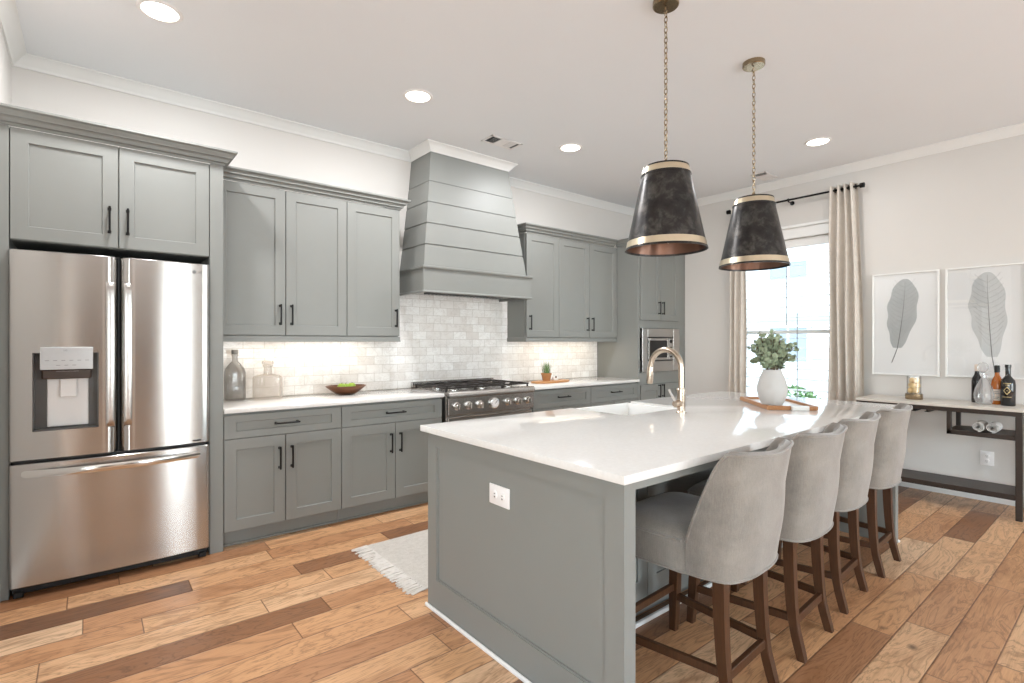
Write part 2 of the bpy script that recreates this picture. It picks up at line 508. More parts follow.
BASE = {}
def tag(o, label=None, cat=None, group=None, kind=None):
    if label: o['label'] = label
    if cat: o['category'] = cat
    if group: o['group'] = group
    if kind: o['kind'] = kind
    return o
def empty(name, loc, label=None, cat=None, group=None, rz=0):
    o = bpy.data.objects.new(name, None)
    COL.objects.link(o)
    o.location = loc
    o.rotation_euler = (0, 0, rz)
    o.empty_display_size = .05
    BASE[o.name] = Vector(loc)
    return tag(o, label, cat, group)
def obj(name, b, mat, parent=None, smooth=True, ang=35, label=None, cat=None, group=None, kind=None):
    """Link the builder as ONE mesh object. Vertices are given in world space."""
    bm = b.bm
    bmesh.ops.recalc_face_normals(bm, faces=bm.faces)
    if parent is not None:
        base = BASE[parent.name]
    else:
        vs = [v.co for v in bm.verts]
        base = Vector(((min(v.x for v in vs) + max(v.x for v in vs)) / 2, (min(v.y for v in vs) + max(v.y for v in vs)) / 2, min(v.z for v in vs)))
    bmesh.ops.translate(bm, vec=-base, verts=bm.verts)
    me = bpy.data.meshes.new(name)
    bm.to_mesh(me); bm.free()
    for m in (mat if isinstance(mat, (list, tuple)) else [mat]):
        me.materials.append(m)
    if smooth:
        me.polygons.foreach_set('use_smooth', [True] * len(me.polygons))
        me.set_sharp_from_angle(angle=R(ang))
    o = bpy.data.objects.new(name, me)
    COL.objects.link(o)
    if parent is not None:
        o.parent = parent
        BASE[o.name] = base.copy()
    else:
        o.location = base
        BASE[o.name] = base.copy()
    return tag(o, label, cat, group, kind)
def copy_tree(o, parent=None):
    c = o.copy()
    COL.objects.link(c)
    if parent is not None: c.parent = parent
    for ch in list(o.children):
        copy_tree(ch, c)
    return c
def catmull(P, n=8):
    P = [Vector(p) for p in P]
    out = []
    for i in range(len(P) - 1):
        p0 = P[i - 1] if i else P[0] * 2 - P[1]
        p1, p2 = P[i], P[i + 1]
        p3 = P[i + 2] if i + 2 < len(P) else P[-1] * 2 - P[-2]
        for k in range(n):
            t = k / n
            out.append(.5 * ((2 * p1) + (p2 - p0) * t + (2 * p0 - 5 * p1 + 4 * p2 - p3) * t * t + (3 * p1 - p0 - 3 * p2 + p3) * t ** 3))
    out.append(P[-1])
    return out
def text_mesh(b, s, size, mt, depth=.0006):
    cu = bpy.data.curves.new('t', 'FONT'); cu.body = s; cu.size = size; cu.extrude = depth
    cu.align_x = 'CENTER'; cu.align_y = 'CENTER'
    o = bpy.data.objects.new('t', cu); COL.objects.link(o)
    bpy.context.view_layer.update()
    me = bpy.data.meshes.new_from_object(o.evaluated_get(bpy.context.evaluated_depsgraph_get()))
    me.transform(mt)
    b.bm.from_mesh(me)
    bpy.data.objects.remove(o); bpy.data.curves.remove(cu); bpy.data.meshes.remove(me)

# ------------------------------------------------------------------ room shell
XL, XR, YW, ZC = -.37, 5.9, 4.40, 3.108      # left wall, right wall, back wall, ceiling
XF, YF, YRET = -3.4, -4.5, 1.9               # open living area behind the camera
S_ = 'structure'
obj('floor', B().box(XF - .15, XR + .15, YF - .15, YW + .15, -.1, 0), M['floor'], smooth=False, kind=S_)
obj('ceiling', B().box(XF - .15, XR + .15, YF - .15, YW + .15, ZC, ZC + .12), M['ceiling'], smooth=False, kind=S_)
obj('wall_back', B().box(XL - .15, XR + .15, YW, YW + .15, 0, ZC), M['wall'], smooth=False, kind=S_)
obj('wall_left', B().box(XL - .15, XL, YRET, YW, 0, ZC), M['wall'], smooth=False, kind=S_)
obj('wall_return', B().box(XF, XL - .15, YRET, YRET + .15, 0, ZC), M['wall'], smooth=False, kind=S_)
# right wall with the window opening
WY0, WY1, WZ0, WZ1 = 2.02, 3.06, .45, 2.46
w = B()
w.box(XR, XR + .15, YF, WY0, 0, ZC); w.box(XR, XR + .15, WY1, YW, 0, ZC)
w.box(XR, XR + .15, WY0, WY1, 0, WZ0); w.box(XR, XR + .15, WY0, WY1, WZ1, ZC)
obj('wall_right', w, M['wall'], smooth=False, kind=S_)
# front wall and side wall of the living area, with wide window openings
w = B()
w.box(XF, XR + .15, YF - .15, YF, 0, .3); w.box(XF, XR + .15, YF - .15, YF, 2.6, ZC)
for a, c in ((XF, -3.0), (-1.3, 1.9), (2.7, 3.6), (5.4, XR + .15)):
    w.box(a, c, YF - .15, YF, .3, 2.6)
obj('wall_front', w, M['wall'], smooth=False, kind=S_)
w = B()
w.box(XF - .15, XF, YF, YRET, 0, .35); w.box(XF - .15, XF, YF, YRET, 2.55, ZC)
w.box(XF - .15, XF, YF, -3.2, .35, 2.55); w.box(XF - .15, XF, .4, YRET, .35, 2.55)
obj('wall_side', w, M['wall'], smooth=False, kind=S_)

def window_frame(name, axis, a0, a1, z0, z1, p, inside, casing=.09):
    """axis 'X': wall plane x=p ; 'Y': wall plane y=p. inside = +1/-1 direction into the room."""
    b = B()
    def bx(u0, u1, d0, d1, q0, q1):
        lo, hi = sorted((p + inside * d0, p + inside * d1))
        if axis == 'X': b.box(lo, hi, u0, u1, q0, q1, .003)
        else: b.box(u0, u1, lo, hi, q0, q1, .003)
    c = casing
    bx(a0 - c, a0, 0, .02, z0 - .04, z1); bx(a1, a1 + c, 0, .02, z0 - .04, z1)
    bx(a0 - c - .01, a1 + c + .01, 0, .024, z1, z1 + c + .02); bx(a0 - c - .03, a1 + c + .03, 0, .045, z1 + c + .02, z1 + c + .05)
    bx(a0 - c - .03, a1 + c + .03, 0, .05, z0 - .04, z0); bx(a0 - c, a1 + c, 0, .018, z0 - .13, z0 - .04)
    # jambs and sash
    f = .05
    bx(a0, a0 + f, -.12, -.06, z0, z1); bx(a1 - f, a1, -.12, -.06, z0, z1)
    bx(a0, a1, -.12, -.06, z0, z0 + f); bx(a0, a1, -.12, -.06, z1 - f, z1)
    zm = (z0 + z1) / 2
    bx(a0, a1, -.11, -.07, zm - .02, zm + .02)
    o = obj(name, b, M['trim'], kind=S_)
    g = B()
    lo, hi = sorted((p - inside * .085, p - inside * .091))
    if axis == 'X': g.box(lo, hi, a0 + .04, a1 - .04, z0 + .04, z1 - .04)
    else: g.box(a0 + .04, a1 - .04, lo, hi, z0 + .04, z1 - .04)
    obj('pane', g, M['win_glass'], o, smooth=False)
    return o
window_frame('window_1', 'X', WY0, WY1, WZ0, WZ1, XR, -1)
window_frame('added_window_2', 'Y', -3.0, -1.3, .3, 2.6, YF, 1)  # from here on: unseen windows added to carry fill lamps and refrigerator reflections
window_frame('added_window_3', 'Y', 1.9, 2.7, .3, 2.6, YF, 1)
window_frame('added_window_4', 'Y', 3.6, 5.4, .3, 2.6, YF, 1)
window_frame('added_window_5', 'X', -3.2, .4, .35, 2.55, XF, 1)

def added_door(name, x0, x1):  # unseen doors, added as dark streaks for the refrigerator to reflect
    b = B()
    b.box(x0, x1, YF, YF + .02, .0, 2.1, .003)
    w_ = x1 - x0
    for z0, z1 in ((.2, .95), (1.1, 1.95)):
        for (u0, u1, v0, v1) in ((x0 + .12, x0 + .15, z0, z1), (x1 - .15, x1 - .12, z0, z1), (x0 + .15, x1 - .15, z0, z0 + .03), (x0 + .15, x1 - .15, z1 - .03, z1)):
            b.box(u0, u1, YF + .019, YF + .032, v0, v1, .003)
    o = obj(name, b, M['doorwood'], kind=S_)
    c = B().box(x0 - .09, x0 - .001, YF, YF + .025, 0, 2.1, .003).box(x1 + .001, x1 + .09, YF, YF + .025, 0, 2.1, .003).box(x0 - .09, x1 + .09, YF, YF + .025, 2.101, 2.19, .003)
    obj('casing', c, M['trim'], o)
    obj('door_knob', B().lathe([(.012, .02), (.012, .05), (.028, .058), (.028, .08), (.0005, .088)], (x1 - .07, YF, 1.0), 16, axis='Y'), M['brass_old'], o)
added_door('added_door_1', -.85, .05)
added_door('added_door_2', .75, 1.65)

# crown moulding (profile: outward from wall, height below the ceiling), runs round walls and hood
def crown_prof(d=.073, pr=.073, z=ZC):
    return [(0, z - d), (.010, z - d), (.014, z - d + .010), (.022, z - d + .018), (.040, z - .034), (.058, z - .016), (pr - .004, z - .010), (pr, z - .008), (pr, z), (0, z)]
HX0, HX1, HYT = 2.354, 3.226, 4.04            # top of the hood chimney
# travel so that 'right of travel' faces the room: go from right to left along the back wall => direction -X has right = +Y ; so go left to right
obj('trim_1', B().sweep([(XL, YRET), (XL, YW), (HX0, YW), (HX0, HYT), (HX1, HYT), (HX1, YW), (XR, YW), (XR, YF)], crown_prof()), M['trim'], kind=S_, ang=25)
bp = [(0, 0), (.016, 0), (.016, .11), (.010, .13), (0, .135)]
obj('baseboard_right', B().sweep([(XR, 3.76), (XR, YF)], bp), M['trim'], kind=S_)
obj('baseboard_left', B().sweep([(XL, YRET), (XL, 3.7)], bp), M['trim'], kind=S_)
obj('baseboard_front', B().sweep([(XR, YF), (XF, YF)], bp), M['trim'], kind=S_)
obj('backsplash', B().box(.669, 4.935, YW - .011, YW - .0005, .9145, 1.80), M['tile'], smooth=False,
    label='white marble subway tile backsplash between the counters and the wall cabinets', cat='backsplash')

# ------------------------------------------------------------------ cabinet building blocks (all face -Y)
YB, YU = 3.765, 4.07
def shaker(parent, x0, x1, z0, z1, yf, fr=.07, rec=.009, th=.02, name='door', mat=None, ff='y', frz=None):
    g = .0026
    x0 += g; x1 -= g; z0 += g; z1 -= g
    fz = fr if frz is None else frz
    b = B()
    v = lambda x, y, z: b.bm.verts.new((x, y, z))
    e = .0015
    o0 = [v(x0 + e, yf, z0 + e), v(x1 - e, yf, z0 + e), v(x1 - e, yf, z1 - e), v(x0 + e, yf, z1 - e)]
    o1 = [v(x0, yf + e, z0), v(x1, yf + e, z0), v(x1, yf + e, z1), v(x0, yf + e, z1)]
    o2 = [v(x0, yf + th, z0), v(x1, yf + th, z0), v(x1, yf + th, z1), v(x0, yf + th, z1)]
    i0 = [v(x0 + fr, yf, z0 + fz), v(x1 - fr, yf, z0 + fz), v(x1 - fr, yf, z1 - fz), v(x0 + fr, yf, z1 - fz)]
    k = .004
    i1 = [v(x0 + fr + k, yf + rec, z0 + fz + k), v(x1 - fr - k, yf + rec, z0 + fz + k), v(x1 - fr - k, yf + rec, z1 - fz - k), v(x0 + fr + k, yf + rec, z1 - fz - k)]
    F = b.bm.faces.new
    for i in range(4):
        j = (i + 1) % 4
        F((o0[i], o0[j], i0[j], i0[i])); F((i0[i], i0[j], i1[j], i1[i]))
        F((o1[i], o1[j], o0[j], o0[i])); F((o2[i], o2[j], o1[j], o1[i]))
    F(i1); F(o2[::-1])
    return obj(name, b, mat or M['cab'], parent, ang=20)
def pull(parent, x, z, yf, length=.155, vertical=True):
    b = B()
    h = length / 2
    s = .0055
    if vertical:
        b.box(x - s, x + s, yf - .036, yf - .025, z - h, z + h, .0025)
        for q in (-1, 1):
            zz = z + q * (h - .012)
            b.box(x - .005, x + .005, yf - .027, yf, zz - .005, zz + .005, .001)
            b.box(x - .0085, x + .0085, yf - .004, yf, zz - .0085, zz + .0085, .001)
    else:
        b.box(x - h, x + h, yf - .036, yf - .025, z - s, z + s, .0025)
        for q in (-1, 1):
            xx = x + q * (h - .012)
            b.box(xx - .005, xx + .005, yf - .027, yf, z - .005, z + .005, .001)
            b.box(xx - .0085, xx + .0085, yf - .004, yf, z - .0085, z + .0085, .001)
    return obj('handle', b, M['black'], parent)
def cab_crown(name, path, z0, z1, label, pr=.07):
    h = z1 - z0
    prof = [(0, z0), (.008, z0), (.008, z0 + .014), (.024, z0 + .017), (.024, z0 + .022), (.028, z0 + .034), (.034, z0 + .040), (.046, z0 + .043), (.046, z0 + .048), (.050, z0 + .058), (.056, z1 - .018), (pr - .004, z1 - .014), (pr, z1 - .010), (pr, z1), (0, z1)]
    return obj(name, B().sweep(path, prof), M['cab'], label=label, cat='moulding', ang=20)

# ---- refrigerator surround and the cabinet over it
t = empty('refrigerator_cabinet', (.13, 4.08, 1.885), 'grey two-door cabinet high over the stainless refrigerator', 'cabinet')
obj('body', B().box(-.325, .590, YB + .022, YW - .004, 1.885, 2.475, .001), M['cab'], t)
obj('cabinet_side_panel', B().box(-.366, -.327, YB, YW - .004, 0, 2.475, .0015), M['cab'], label='tall grey panel between the refrigerator and the left wall', cat='panel')
obj('cabinet_side_panel', B().box(.592, .668, YB, YW - .004, 0, 2.475, .0015), M['cab'], label='tall grey panel from floor to moulding at the right of the refrigerator', cat='panel')
d = shaker(t, -.325, .131, 1.885, 2.475, YB); pull(d, .131 - .042, 1.885 + .155, YB)
d = shaker(t, .131, .590, 1.885, 2.475, YB); pull(d, .131 + .042, 1.885 + .155, YB)
cab_crown('cabinet_crown_moulding', [(-.366, YB), (.668, YB), (.668, 3.998)], 2.475, 2.562, 'grey stepped crown moulding over the refrigerator cabinet')

# ---- wall cabinets
def wall_cabinet(x0, x1, doors, handles, label, z0=1.390, z1=2.475):
    t = empty('wall_cabinet', ((x0 + x1) / 2, 4.23, z0), label, 'cabinet', 'wall cabinets')
    obj('body', B().box(x0 + .0008, x1 - .0008, YU + .032, YW - .014, z0, z1, .001), M['cab'], t)
    ds = []
    for (a, c), hx in zip(doors, handles):
        d = shaker(t, a, c, z0 + .003, z1, YU); pull(d, hx, z0 + .157, YU); ds.append(d)
    return t
wall_cabinet(.668, 1.602, [(.668, 1.135), (1.135, 1.602)], [1.135 - .04, 1.135 + .04], 'grey two-door wall cabinet just right of the refrigerator')
wall_cabinet(1.602, 2.066, [(1.602, 2.066)], [2.066 - .04], 'grey single-door wall cabinet left of the range hood')
wall_cabinet(3.495, 3.962, [(3.495, 3.962)], [3.495 + .045], 'grey single-door wall cabinet right of the range hood')
wall_cabinet(3.962, 4.934, [(3.962, 4.447), (4.447, 4.934)], [4.447 - .042, 4.447 + .042], 'grey two-door wall cabinet beside the tall microwave cabinet')
cab_crown('cabinet_crown_moulding', [(.669, YU), (2.066, YU), (2.066, YW - .004)], 2.475, 2.556, 'grey crown moulding on the wall cabinets left of the hood')
cab_crown('cabinet_crown_moulding', [(3.495, YW - .004), (3.495, YU), (4.868, YU)], 2.475, 2.556, 'grey crown moulding on the wall cabinets right of the hood')
def light_rail(x0, x1, ret, label):
    b = B()
    b.box(x0, x1, YU + .004, YU + .024, 1.348, 1.3895, .002)
    b.box(x0, x1, YU - .004, YU + .006, 1.348, 1.358, .002)
    xa = x1 if ret > 0 else x0
    b.box(min(xa, xa - ret * .02), max(xa, xa - ret * .02), YU + .024, YW - .014, 1.348, 1.3895, .002)
    obj('light_rail', b, M['cab'], label=label, cat='moulding')
light_rail(.670, 2.071, 1, 'thin grey light rail under the left wall cabinets')
light_rail(3.490, 4.934, -1, 'thin grey light rail under the right wall cabinets')
# lit strips under the wall cabinets
for x0, x1, lab in ((.74, 1.95, 'left'), (3.6, 4.85, 'right')):
    t = empty('under_cabinet_light', ((x0 + x1) / 2, 4.22, 1.37), 'lit warm light strip hidden under the %s wall cabinets' % lab, 'lamp')
    obj('housing', B().box(x0, x1, 4.20, 4.24, 1.378, 1.3895, .002), M['white_pl'], t)
    obj('lens', B().box(x0 + .01, x1 - .01, 4.203, 4.237, 1.374, 1.3782, .001), M['strip'], t)
    lamp('under_cabinet_glow', 'AREA', ((x0 + x1) / 2, 4.22, 1.37), (0, 0, 0), 1.15 * (x1 - x0) / 1.2, (1, .84, .66), shape='RECTANGLE', size=x1 - x0 - .1, size_y=.03)

# ---- base cabinets
def base_cabinet(x0, x1, doors, label, drawer=True, hx=None, zd=.713, flip=False):
    t = empty('base_cabinet', ((x0 + x1) / 2, 4.08, 0), label, 'cabinet', 'base cabinets')
    obj('body', B().box(x0 + .0008, x1 - .0008, YB + .034, YW - .014, .112, .882, .001), M['cab'], t)
    obj('toe_kick', B().box(x0 + .0008, x1 - .0008, 3.845, 3.862, 0, .112).box(x0 + .0008, x1 - .0008, 3.832, 3.846, 0, .018, .004), M['cab'], t)
    d = shaker(t, x0, x1, zd, .870, YB, .07, frz=.045, name='drawer'); pull(d, (x0 + x1) / 2, .793, YB, .165, False)
    for k, (a, c) in enumerate(doors):
        d = shaker(t, a, c, .114, zd, YB)
        if len(doors) == 2: pull(d, (c - .04) if k == 0 else (a + .04), .556, YB)
        else: pull(d, c - .04, .556, YB)
    return t
base_cabinet(.670, 1.441, [(.670, 1.049), (1.049, 1.441)], 'grey base cabinet beside the refrigerator with one drawer over two doors')
base_cabinet(1.441, 2.300, [(1.441, 1.873), (1.873, 2.300)], 'grey base cabinet left of the range with one drawer over two doors')
base_cabinet(3.312, 4.136, [(3.312, 3.72), (3.72, 4.136)], 'grey base cabinet right of the range with drawer over doors', zd=.693)
base_cabinet(4.136, 4.936, [(4.136, 4.512), (4.512, 4.936)], 'grey base cabinet next to the tall microwave cabinet', zd=.693)
obj('countertop', B().box(.670, 2.308, 3.742, YW - .012, .884, .914, .003, 2), M['quartz'], label='white quartz countertop between refrigerator and range', cat='countertop')
obj('countertop', B().box(3.305, 4.936, 3.742, YW - .012, .884, .914, .003, 2), M['quartz'], label='white quartz countertop right of the range holding the small potted plant', cat='countertop')

# ---- tall cabinet with microwave
t = empty('tall_cabinet', (5.4, 4.08, 0), 'tall grey cabinet against the right wall holding the built-in microwave', 'cabinet')
b = B()
b.box(4.938, 4.958, YB + .001, YW - .004, 0, 2.475, .001)                     # left side
b.box(5.855, XR - .002, YB + .001, YW - .004, 0, 2.475, .001)
b.box(4.958, 5.855, YB + .03, YW - .004, 2.44, 2.475); b.box(4.958, 5.855, YB + .03, YW - .004, 1.56, 1.58)
b.box(4.958, 5.855, YB + .03, YW - .004, .94, .965); b.box(4.958, 5.855, YB + .03, YW - .004, .10, .12)
b.box(4.958, 5.855, YW - .03, YW - .004, .12, 2.44)
obj('body', b, M['cab'], t)
obj('face_frame', B().box(4.958, 4.972, YB + .001, YB + .03, .10, 2.475).box(5.742, 5.856, YB + .001, YB + .03, .10, 2.475)
    .box(4.972, 5.742, YB + .001, YB + .03, 1.51, 1.60).box(4.972, 5.742, YB + .001, YB + .03, .845, .985), M['cab'], t)
obj('toe_kick', B().box(4.958, 5.855, 3.845, 3.862, 0, .10), M['cab'], t)
d = shaker(t, 4.974, 5.358, 1.60, 2.472, YB - .016); pull(d, 5.358 - .045, 1.752, YB - .016)
d = shaker(t, 5.358, 5.742, 1.60, 2.472, YB - .016); pull(d, 5.358 + .03, 1.752, YB - .016)
d = shaker(t, 4.974, 5.358, .114, .843, YB - .016); pull(d, 5.358 - .045, .76, YB - .016)
d = shaker(t, 5.358, 5.742, .114, .843, YB - .016); pull(d, 5.358 + .03, .76, YB - .016)
cab_crown('cabinet_crown_moulding', [(4.938, YU), (4.938, YB), (XR - .001, YB)], 2.475, 2.556, 'grey crown moulding on the tall microwave cabinet')
# microwave
t = empty('microwave', (5.366, 4.0, .985), 'stainless built-in microwave with wide trim in the tall cabinet', 'microwave')
b = B()
x0, x1, z0, z1 = 4.992, 5.741, .990, 1.505
i0, i1, j0, j1 = 5.090, 5.612, 1.118, 1.402
b.box(x0, i0, YB - .022, YB, z0, z1, .003); b.box(i1, x1, YB - .022, YB, z0, z1, .003)
b.box(i0, i1, YB - .022, YB, z0, j0, .003); b.box(i0, i1, YB - .022, YB, j1, z1, .003)
obj('trim_frame', b, M['steel_h'], t)
obj('body', B().box(i0 + .006, i1 - .006, YB - .006, YB + .30, j0 + .006, j1 - .006, .002), M['blackpl'], t)
b = B(); dx = i1 - .105
b.box(i0 + .012, i0 + .035, YB - .028, YB - .008, j0 + .012, j1 - .012, .002); b.box(dx - .03, dx, YB - .028, YB - .008, j0 + .012, j1 - .012, .002)
b.box(i0 + .035, dx - .03, YB - .028, YB - .008, j0 + .012, j0 + .04, .002); b.box(i0 + .035, dx - .03, YB - .028, YB - .008, j1 - .04, j1 - .012, .002)
d = obj('door', b, M['steel_h'], t)
obj('door_glass', B().box(i0 + .034, dx - .029, YB - .022, YB - .012, j0 + .038, j1 - .038, .001), M['oven_glass'], d)
d = obj('control_panel', B().box(dx + .008, i1 - .012, YB - .026, YB - .008, j0 + .012, j1 - .012, .002), M['steel_h'], t)
b = B()
obj('display', B().box(dx + .02, i1 - .03, YB - .0275, YB - .026, j1 - .07, j1 - .03, .0003), M['blackpl'], d)
for r_ in range(4):
    for c_ in range(2):
        b.box(dx + .022 + c_ * .028, dx + .042 + c_ * .028, YB - .0275, YB - .026, j0 + .04 + r_ * .036, j0 + .06 + r_ * .036, .0003)
obj('keypad', b, M['blackpl'], d)

# ------------------------------------------------------------------ range hood
t = empty('range_hood', (2.80, 4.18, 1.775), 'tapered grey shiplap range hood rising to the ceiling', 'range hood')
zb, zt = 2.0, ZC - .001
BX0, BX1, BY = 2.229, 3.386, 3.945
def hood_sec(z):
    f = (z - zb) / (3.035 - zb)
    f = min(f, 1.0)
    return (BX0 + (HX0 - BX0) * f, BX1 + (HX1 - BX1) * f, BY + (HYT - BY) * f)
lines = [2.0, 2.195, 2.385, 2.575, 2.764, 3.10]
b = B()
g = .0055
for k in range(5):
    za, zc_ = lines[k] + (g if k else 0), lines[k + 1] - g
    zc_ = min(zc_, 3.106)
    A, C = hood_sec(za), hood_sec(zc_)
    b.hexa([(A[0], A[2], za), (A[1], A[2], za), (A[1], YW - .004, za), (A[0], YW - .004, za)],
           [(C[0], C[2], zc_), (C[1], C[2], zc_), (C[1], YW - .004, zc_), (C[0], YW - .004, zc_)], .0015)
A, C = hood_sec(2.0), hood_sec(3.10); e = .010
b.hexa([(A[0] + e, A[2] + e, 2.0), (A[1] - e, A[2] + e, 2.0), (A[1] - e, YW - .004, 2.0), (A[0] + e, YW - .004, 2.0)],
       [(C[0] + e, C[2] + e, 3.10), (C[1] - e, C[2] + e, 3.10), (C[1] - e, YW - .004, 3.10), (C[0] + e, YW - .004, 3.10)])
obj('shiplap_chimney', b, M['cab'], t)
hx0, hx1, hy = 2.203, 3.412, 3.905
obj('band', B().box(hx0, hx1, hy, hy + .02, 1.785, 1.975, .002).box(hx0, hx0 + .02, hy + .02, YW - .014, 1.785, 1.975, .002).box(hx1 - .02, hx1, hy + .02, YW - .014, 1.785, 1.975, .002), M['cab'], t)
obj('cap_moulding', B().sweep([(hx0, YW - .014), (hx0, hy), (hx1, hy), (hx1, YW - .014)], [(-.04, 1.975), (.004, 1.970), (.012, 1.978), (.016, 1.984), (.016, 1.996), (.004, 2.000), (-.04, 2.001)]), M['cab'], t, ang=20)
obj('bottom_lip', B().sweep([(hx0, YW - .014), (hx0, hy), (hx1, hy), (hx1, YW - .014)], [(-.03, 1.772), (.010, 1.772), (.012, 1.778), (.008, 1.788), (0, 1.790), (-.03, 1.790)]), M['cab'], t, ang=20)
obj('liner', B().box(hx0 + .021, hx1 - .021, hy + .021, YW - .016, 1.792, 1.80), M['steel_h'], t)
b = B()
for k in range(22):
    x = hx0 + .17 + k * .039
    b.box(x, x + .02, hy + .09, hy + .30, 1.781, 1.7925, .002)
obj('baffle_filter', b, M['black'], t)

# ------------------------------------------------------------------ refrigerator
FY = 3.70
t = empty('refrigerator', (.127, 4.0, 0), 'stainless steel french-door refrigerator with ice and water dispenser', 'refrigerator')
fx0, fx1, fxm = -.3262, .587, .131
obj('body', B().box(-.322, .586, 3.79, YW - .03, .055, 1.835, .004), M['blackpl'], t)
obj('base_grille', B().box(-.318, .58, 3.775, 3.795, .012, .055, .003).box(-.31, -.27, 3.75, 3.79, 0, .03, .004).box(.53, .57, 3.75, 3.79, 0, .03, .004), M['blackpl'], t)
def front_y(x, bow=.022):
    u = (x - fxm) / .46
    return FY + bow * u * u
def fridge_door(name, x0, x1, z0, z1, hole=None, re_l=.02, re_r=.02):
    """curved front with rounded vertical edges, optional rectangular recess"""
    xs = []
    for k in range(7):
        xs.append(x0 + re_l * (1 - math.cos(k / 6 * PI / 2)))
    lo, hi = x0 + re_l, x1 - re_r
    mid = [lo + (hi - lo) * k / 14 for k in range(1, 14)]
    if hole: mid = sorted([m for m in mid if abs(m - hole[0]) > .012 and abs(m - hole[1]) > .012] + [hole[0], hole[1]])
    xs += mid
    for k in range(7):
        xs.append(x1 - re_r * (1 - math.sin(k / 6 * PI / 2)))
    def yy(x):
        y = front_y(x)
        if x < x0 + re_l:
            q = (x0 + re_l - x) / re_l; y += re_l * 1.3 * (1 - math.sqrt(max(0, 1 - q * q)))
        if x > x1 - re_r:
            q = (x - x1 + re_r) / re_r; y += re_r * 1.3 * (1 - math.sqrt(max(0, 1 - q * q)))
        return y
    zs = [z0, z0 + .004, z1 - .004, z1]
    if hole: zs = [z0, z0 + .004, hole[2], hole[3], z1 - .004, z1]
    b = B()
    G = []
    for z in zs:
        ins = .004 if z in (z0, z1) else 0
        G.append([b.bm.verts.new((x, yy(x) + ins, z)) for x in xs])
    bk = 3.788
    for r_ in range(len(zs) - 1):
        for c_ in range(len(xs) - 1):
            if hole and abs(zs[r_] - hole[2]) < 1e-6 and hole[0] - 1e-6 <= xs[c_] and xs[c_ + 1] <= hole[1] + 1e-6: continue
            b.bm.faces.new((G[r_][c_], G[r_][c_ + 1], G[r_ + 1][c_ + 1], G[r_ + 1][c_]))
    # sides, top, bottom, back
    bb = [b.bm.verts.new(p) for p in ((x0, bk, z0), (x1, bk, z0), (x1, bk, z1), (x0, bk, z1))]
    b.bm.faces.new([bb[0]] + G[0] + [bb[1]]); b.bm.faces.new([bb[3]] + G[-1] + [bb[2]])
    b.bm.faces.new([bb[0], bb[3]] + [row[0] for row in G[::-1]]); b.bm.faces.new([bb[1], bb[2]] + [row[-1] for row in G[::-1]])
    b.bm.faces.new(bb)
    return obj(name, b, M['steel'], t, ang=30)
hole = (-.232, .040, .872, 1.287)
dl = fridge_door('door', fx0, fxm - .004, .722, 1.828, hole, .02, .045)
dr = fridge_door('door', fxm + .004, fx1, .722, 1.828, None, .045, .02)
dw = fridge_door('drawer', fx0, fx1, .062, .704)
obj('gap_seal', B().box(fx0 + .02, fx1 - .02, 3.735, 3.789, .706, .720, .002).box(fxm - .003, fxm + .003, 3.745, 3.789, .722, 1.828), M['blackpl'], t)
# door pulls: flat vertical bars beside the gap, curved ends
for par, s_ in ((dl, -1), (dr, 1)):
    b = B()
    xa = fxm + s_ * .040
    pts = [(.86, 0), (.88, .020), (.94, .030), (1.28, .034), (1.61, .030), (1.67, .020), (1.69, 0)]
    rows = []
    for z, o in [(p.x, p.y) for p in catmull([(q[0], q[1], 0) for q in pts], 5)]:
        yb_ = front_y(xa) + .012 - o
        rows.append([(xa - .019, yb_ + .014, z), (xa - .019, yb_ + .003, z), (xa - .012, yb_, z), (xa + .012, yb_, z), (xa + .019, yb_ + .003, z), (xa + .019, yb_ + .014, z)])
    b.rings(rows)
    obj('handle', b, M['steel_h'], par)
# freezer pull: bowed horizontal bar
b = B()
rows = []
for k in range(25):
    u = -1 + k / 12
    x = fxm - .003 + u * .435
    bow = .062 * (1 - abs(u) ** 2.4)
    y = front_y(x) + .010 - bow
    z = .652
    rows.append([(x, y + .018, z - .017), (x, y + .004, z - .019), (x, y, z - .010), (x, y, z + .010), (x, y + .004, z + .019), (x, y + .018, z + .017)])
b.rings(rows)
obj('handle', b, M['chrome'], dw)
# dispenser
dp = obj('dispenser', (lambda q: (q.box(hole[0], hole[1], 3.775, 3.786, hole[2], hole[3]), q.box(hole[0] - .001, hole[0] + .004, FY + .008, 3.776, hole[2], hole[3]), q.box(hole[1] - .004, hole[1] + .001, FY + .003, 3.776, hole[2], hole[3]),
    q.box(hole[0], hole[1], FY + .01, 3.776, hole[3] - .004, hole[3]), q.box(hole[0], hole[1], FY + .006, 3.776, hole[2], hole[2] + .006))[0])(B()), M['recess'], dl)
obj('back_plate', B().box(-.178, -.004, 3.768, 3.776, .885, 1.185, .004), M['white_pl'], dp)
obj('control_panel', B().box(-.203, .016, FY - .004, 3.775, 1.197, 1.318, .002), M['panel_silver'], dp)
obj('spout_housing', B().box(-.197, .010, FY + .022, 3.775, 1.145, 1.1975, .006), M['spout'], dp)
obj('ice_chute', B().hexa([(-.125, FY + .045, 1.14), (-.055, FY + .045, 1.14), (-.055, 3.77, 1.14), (-.125, 3.77, 1.14)], [(-.145, FY + .02, 1.19), (-.040, FY + .02, 1.19), (-.040, 3.77, 1.19), (-.145, 3.77, 1.19)], .004), M['white_pl'], dp)
obj('water_paddle', B().hexa([(-.125, 3.735, 1.045), (-.052, 3.735, 1.045), (-.052, 3.752, 1.045), (-.125, 3.752, 1.045)], [(-.125, 3.755, 1.143), (-.052, 3.755, 1.143), (-.052, 3.769, 1.143), (-.125, 3.769, 1.143)], .004), M['white_pl'], dp)
b = B()
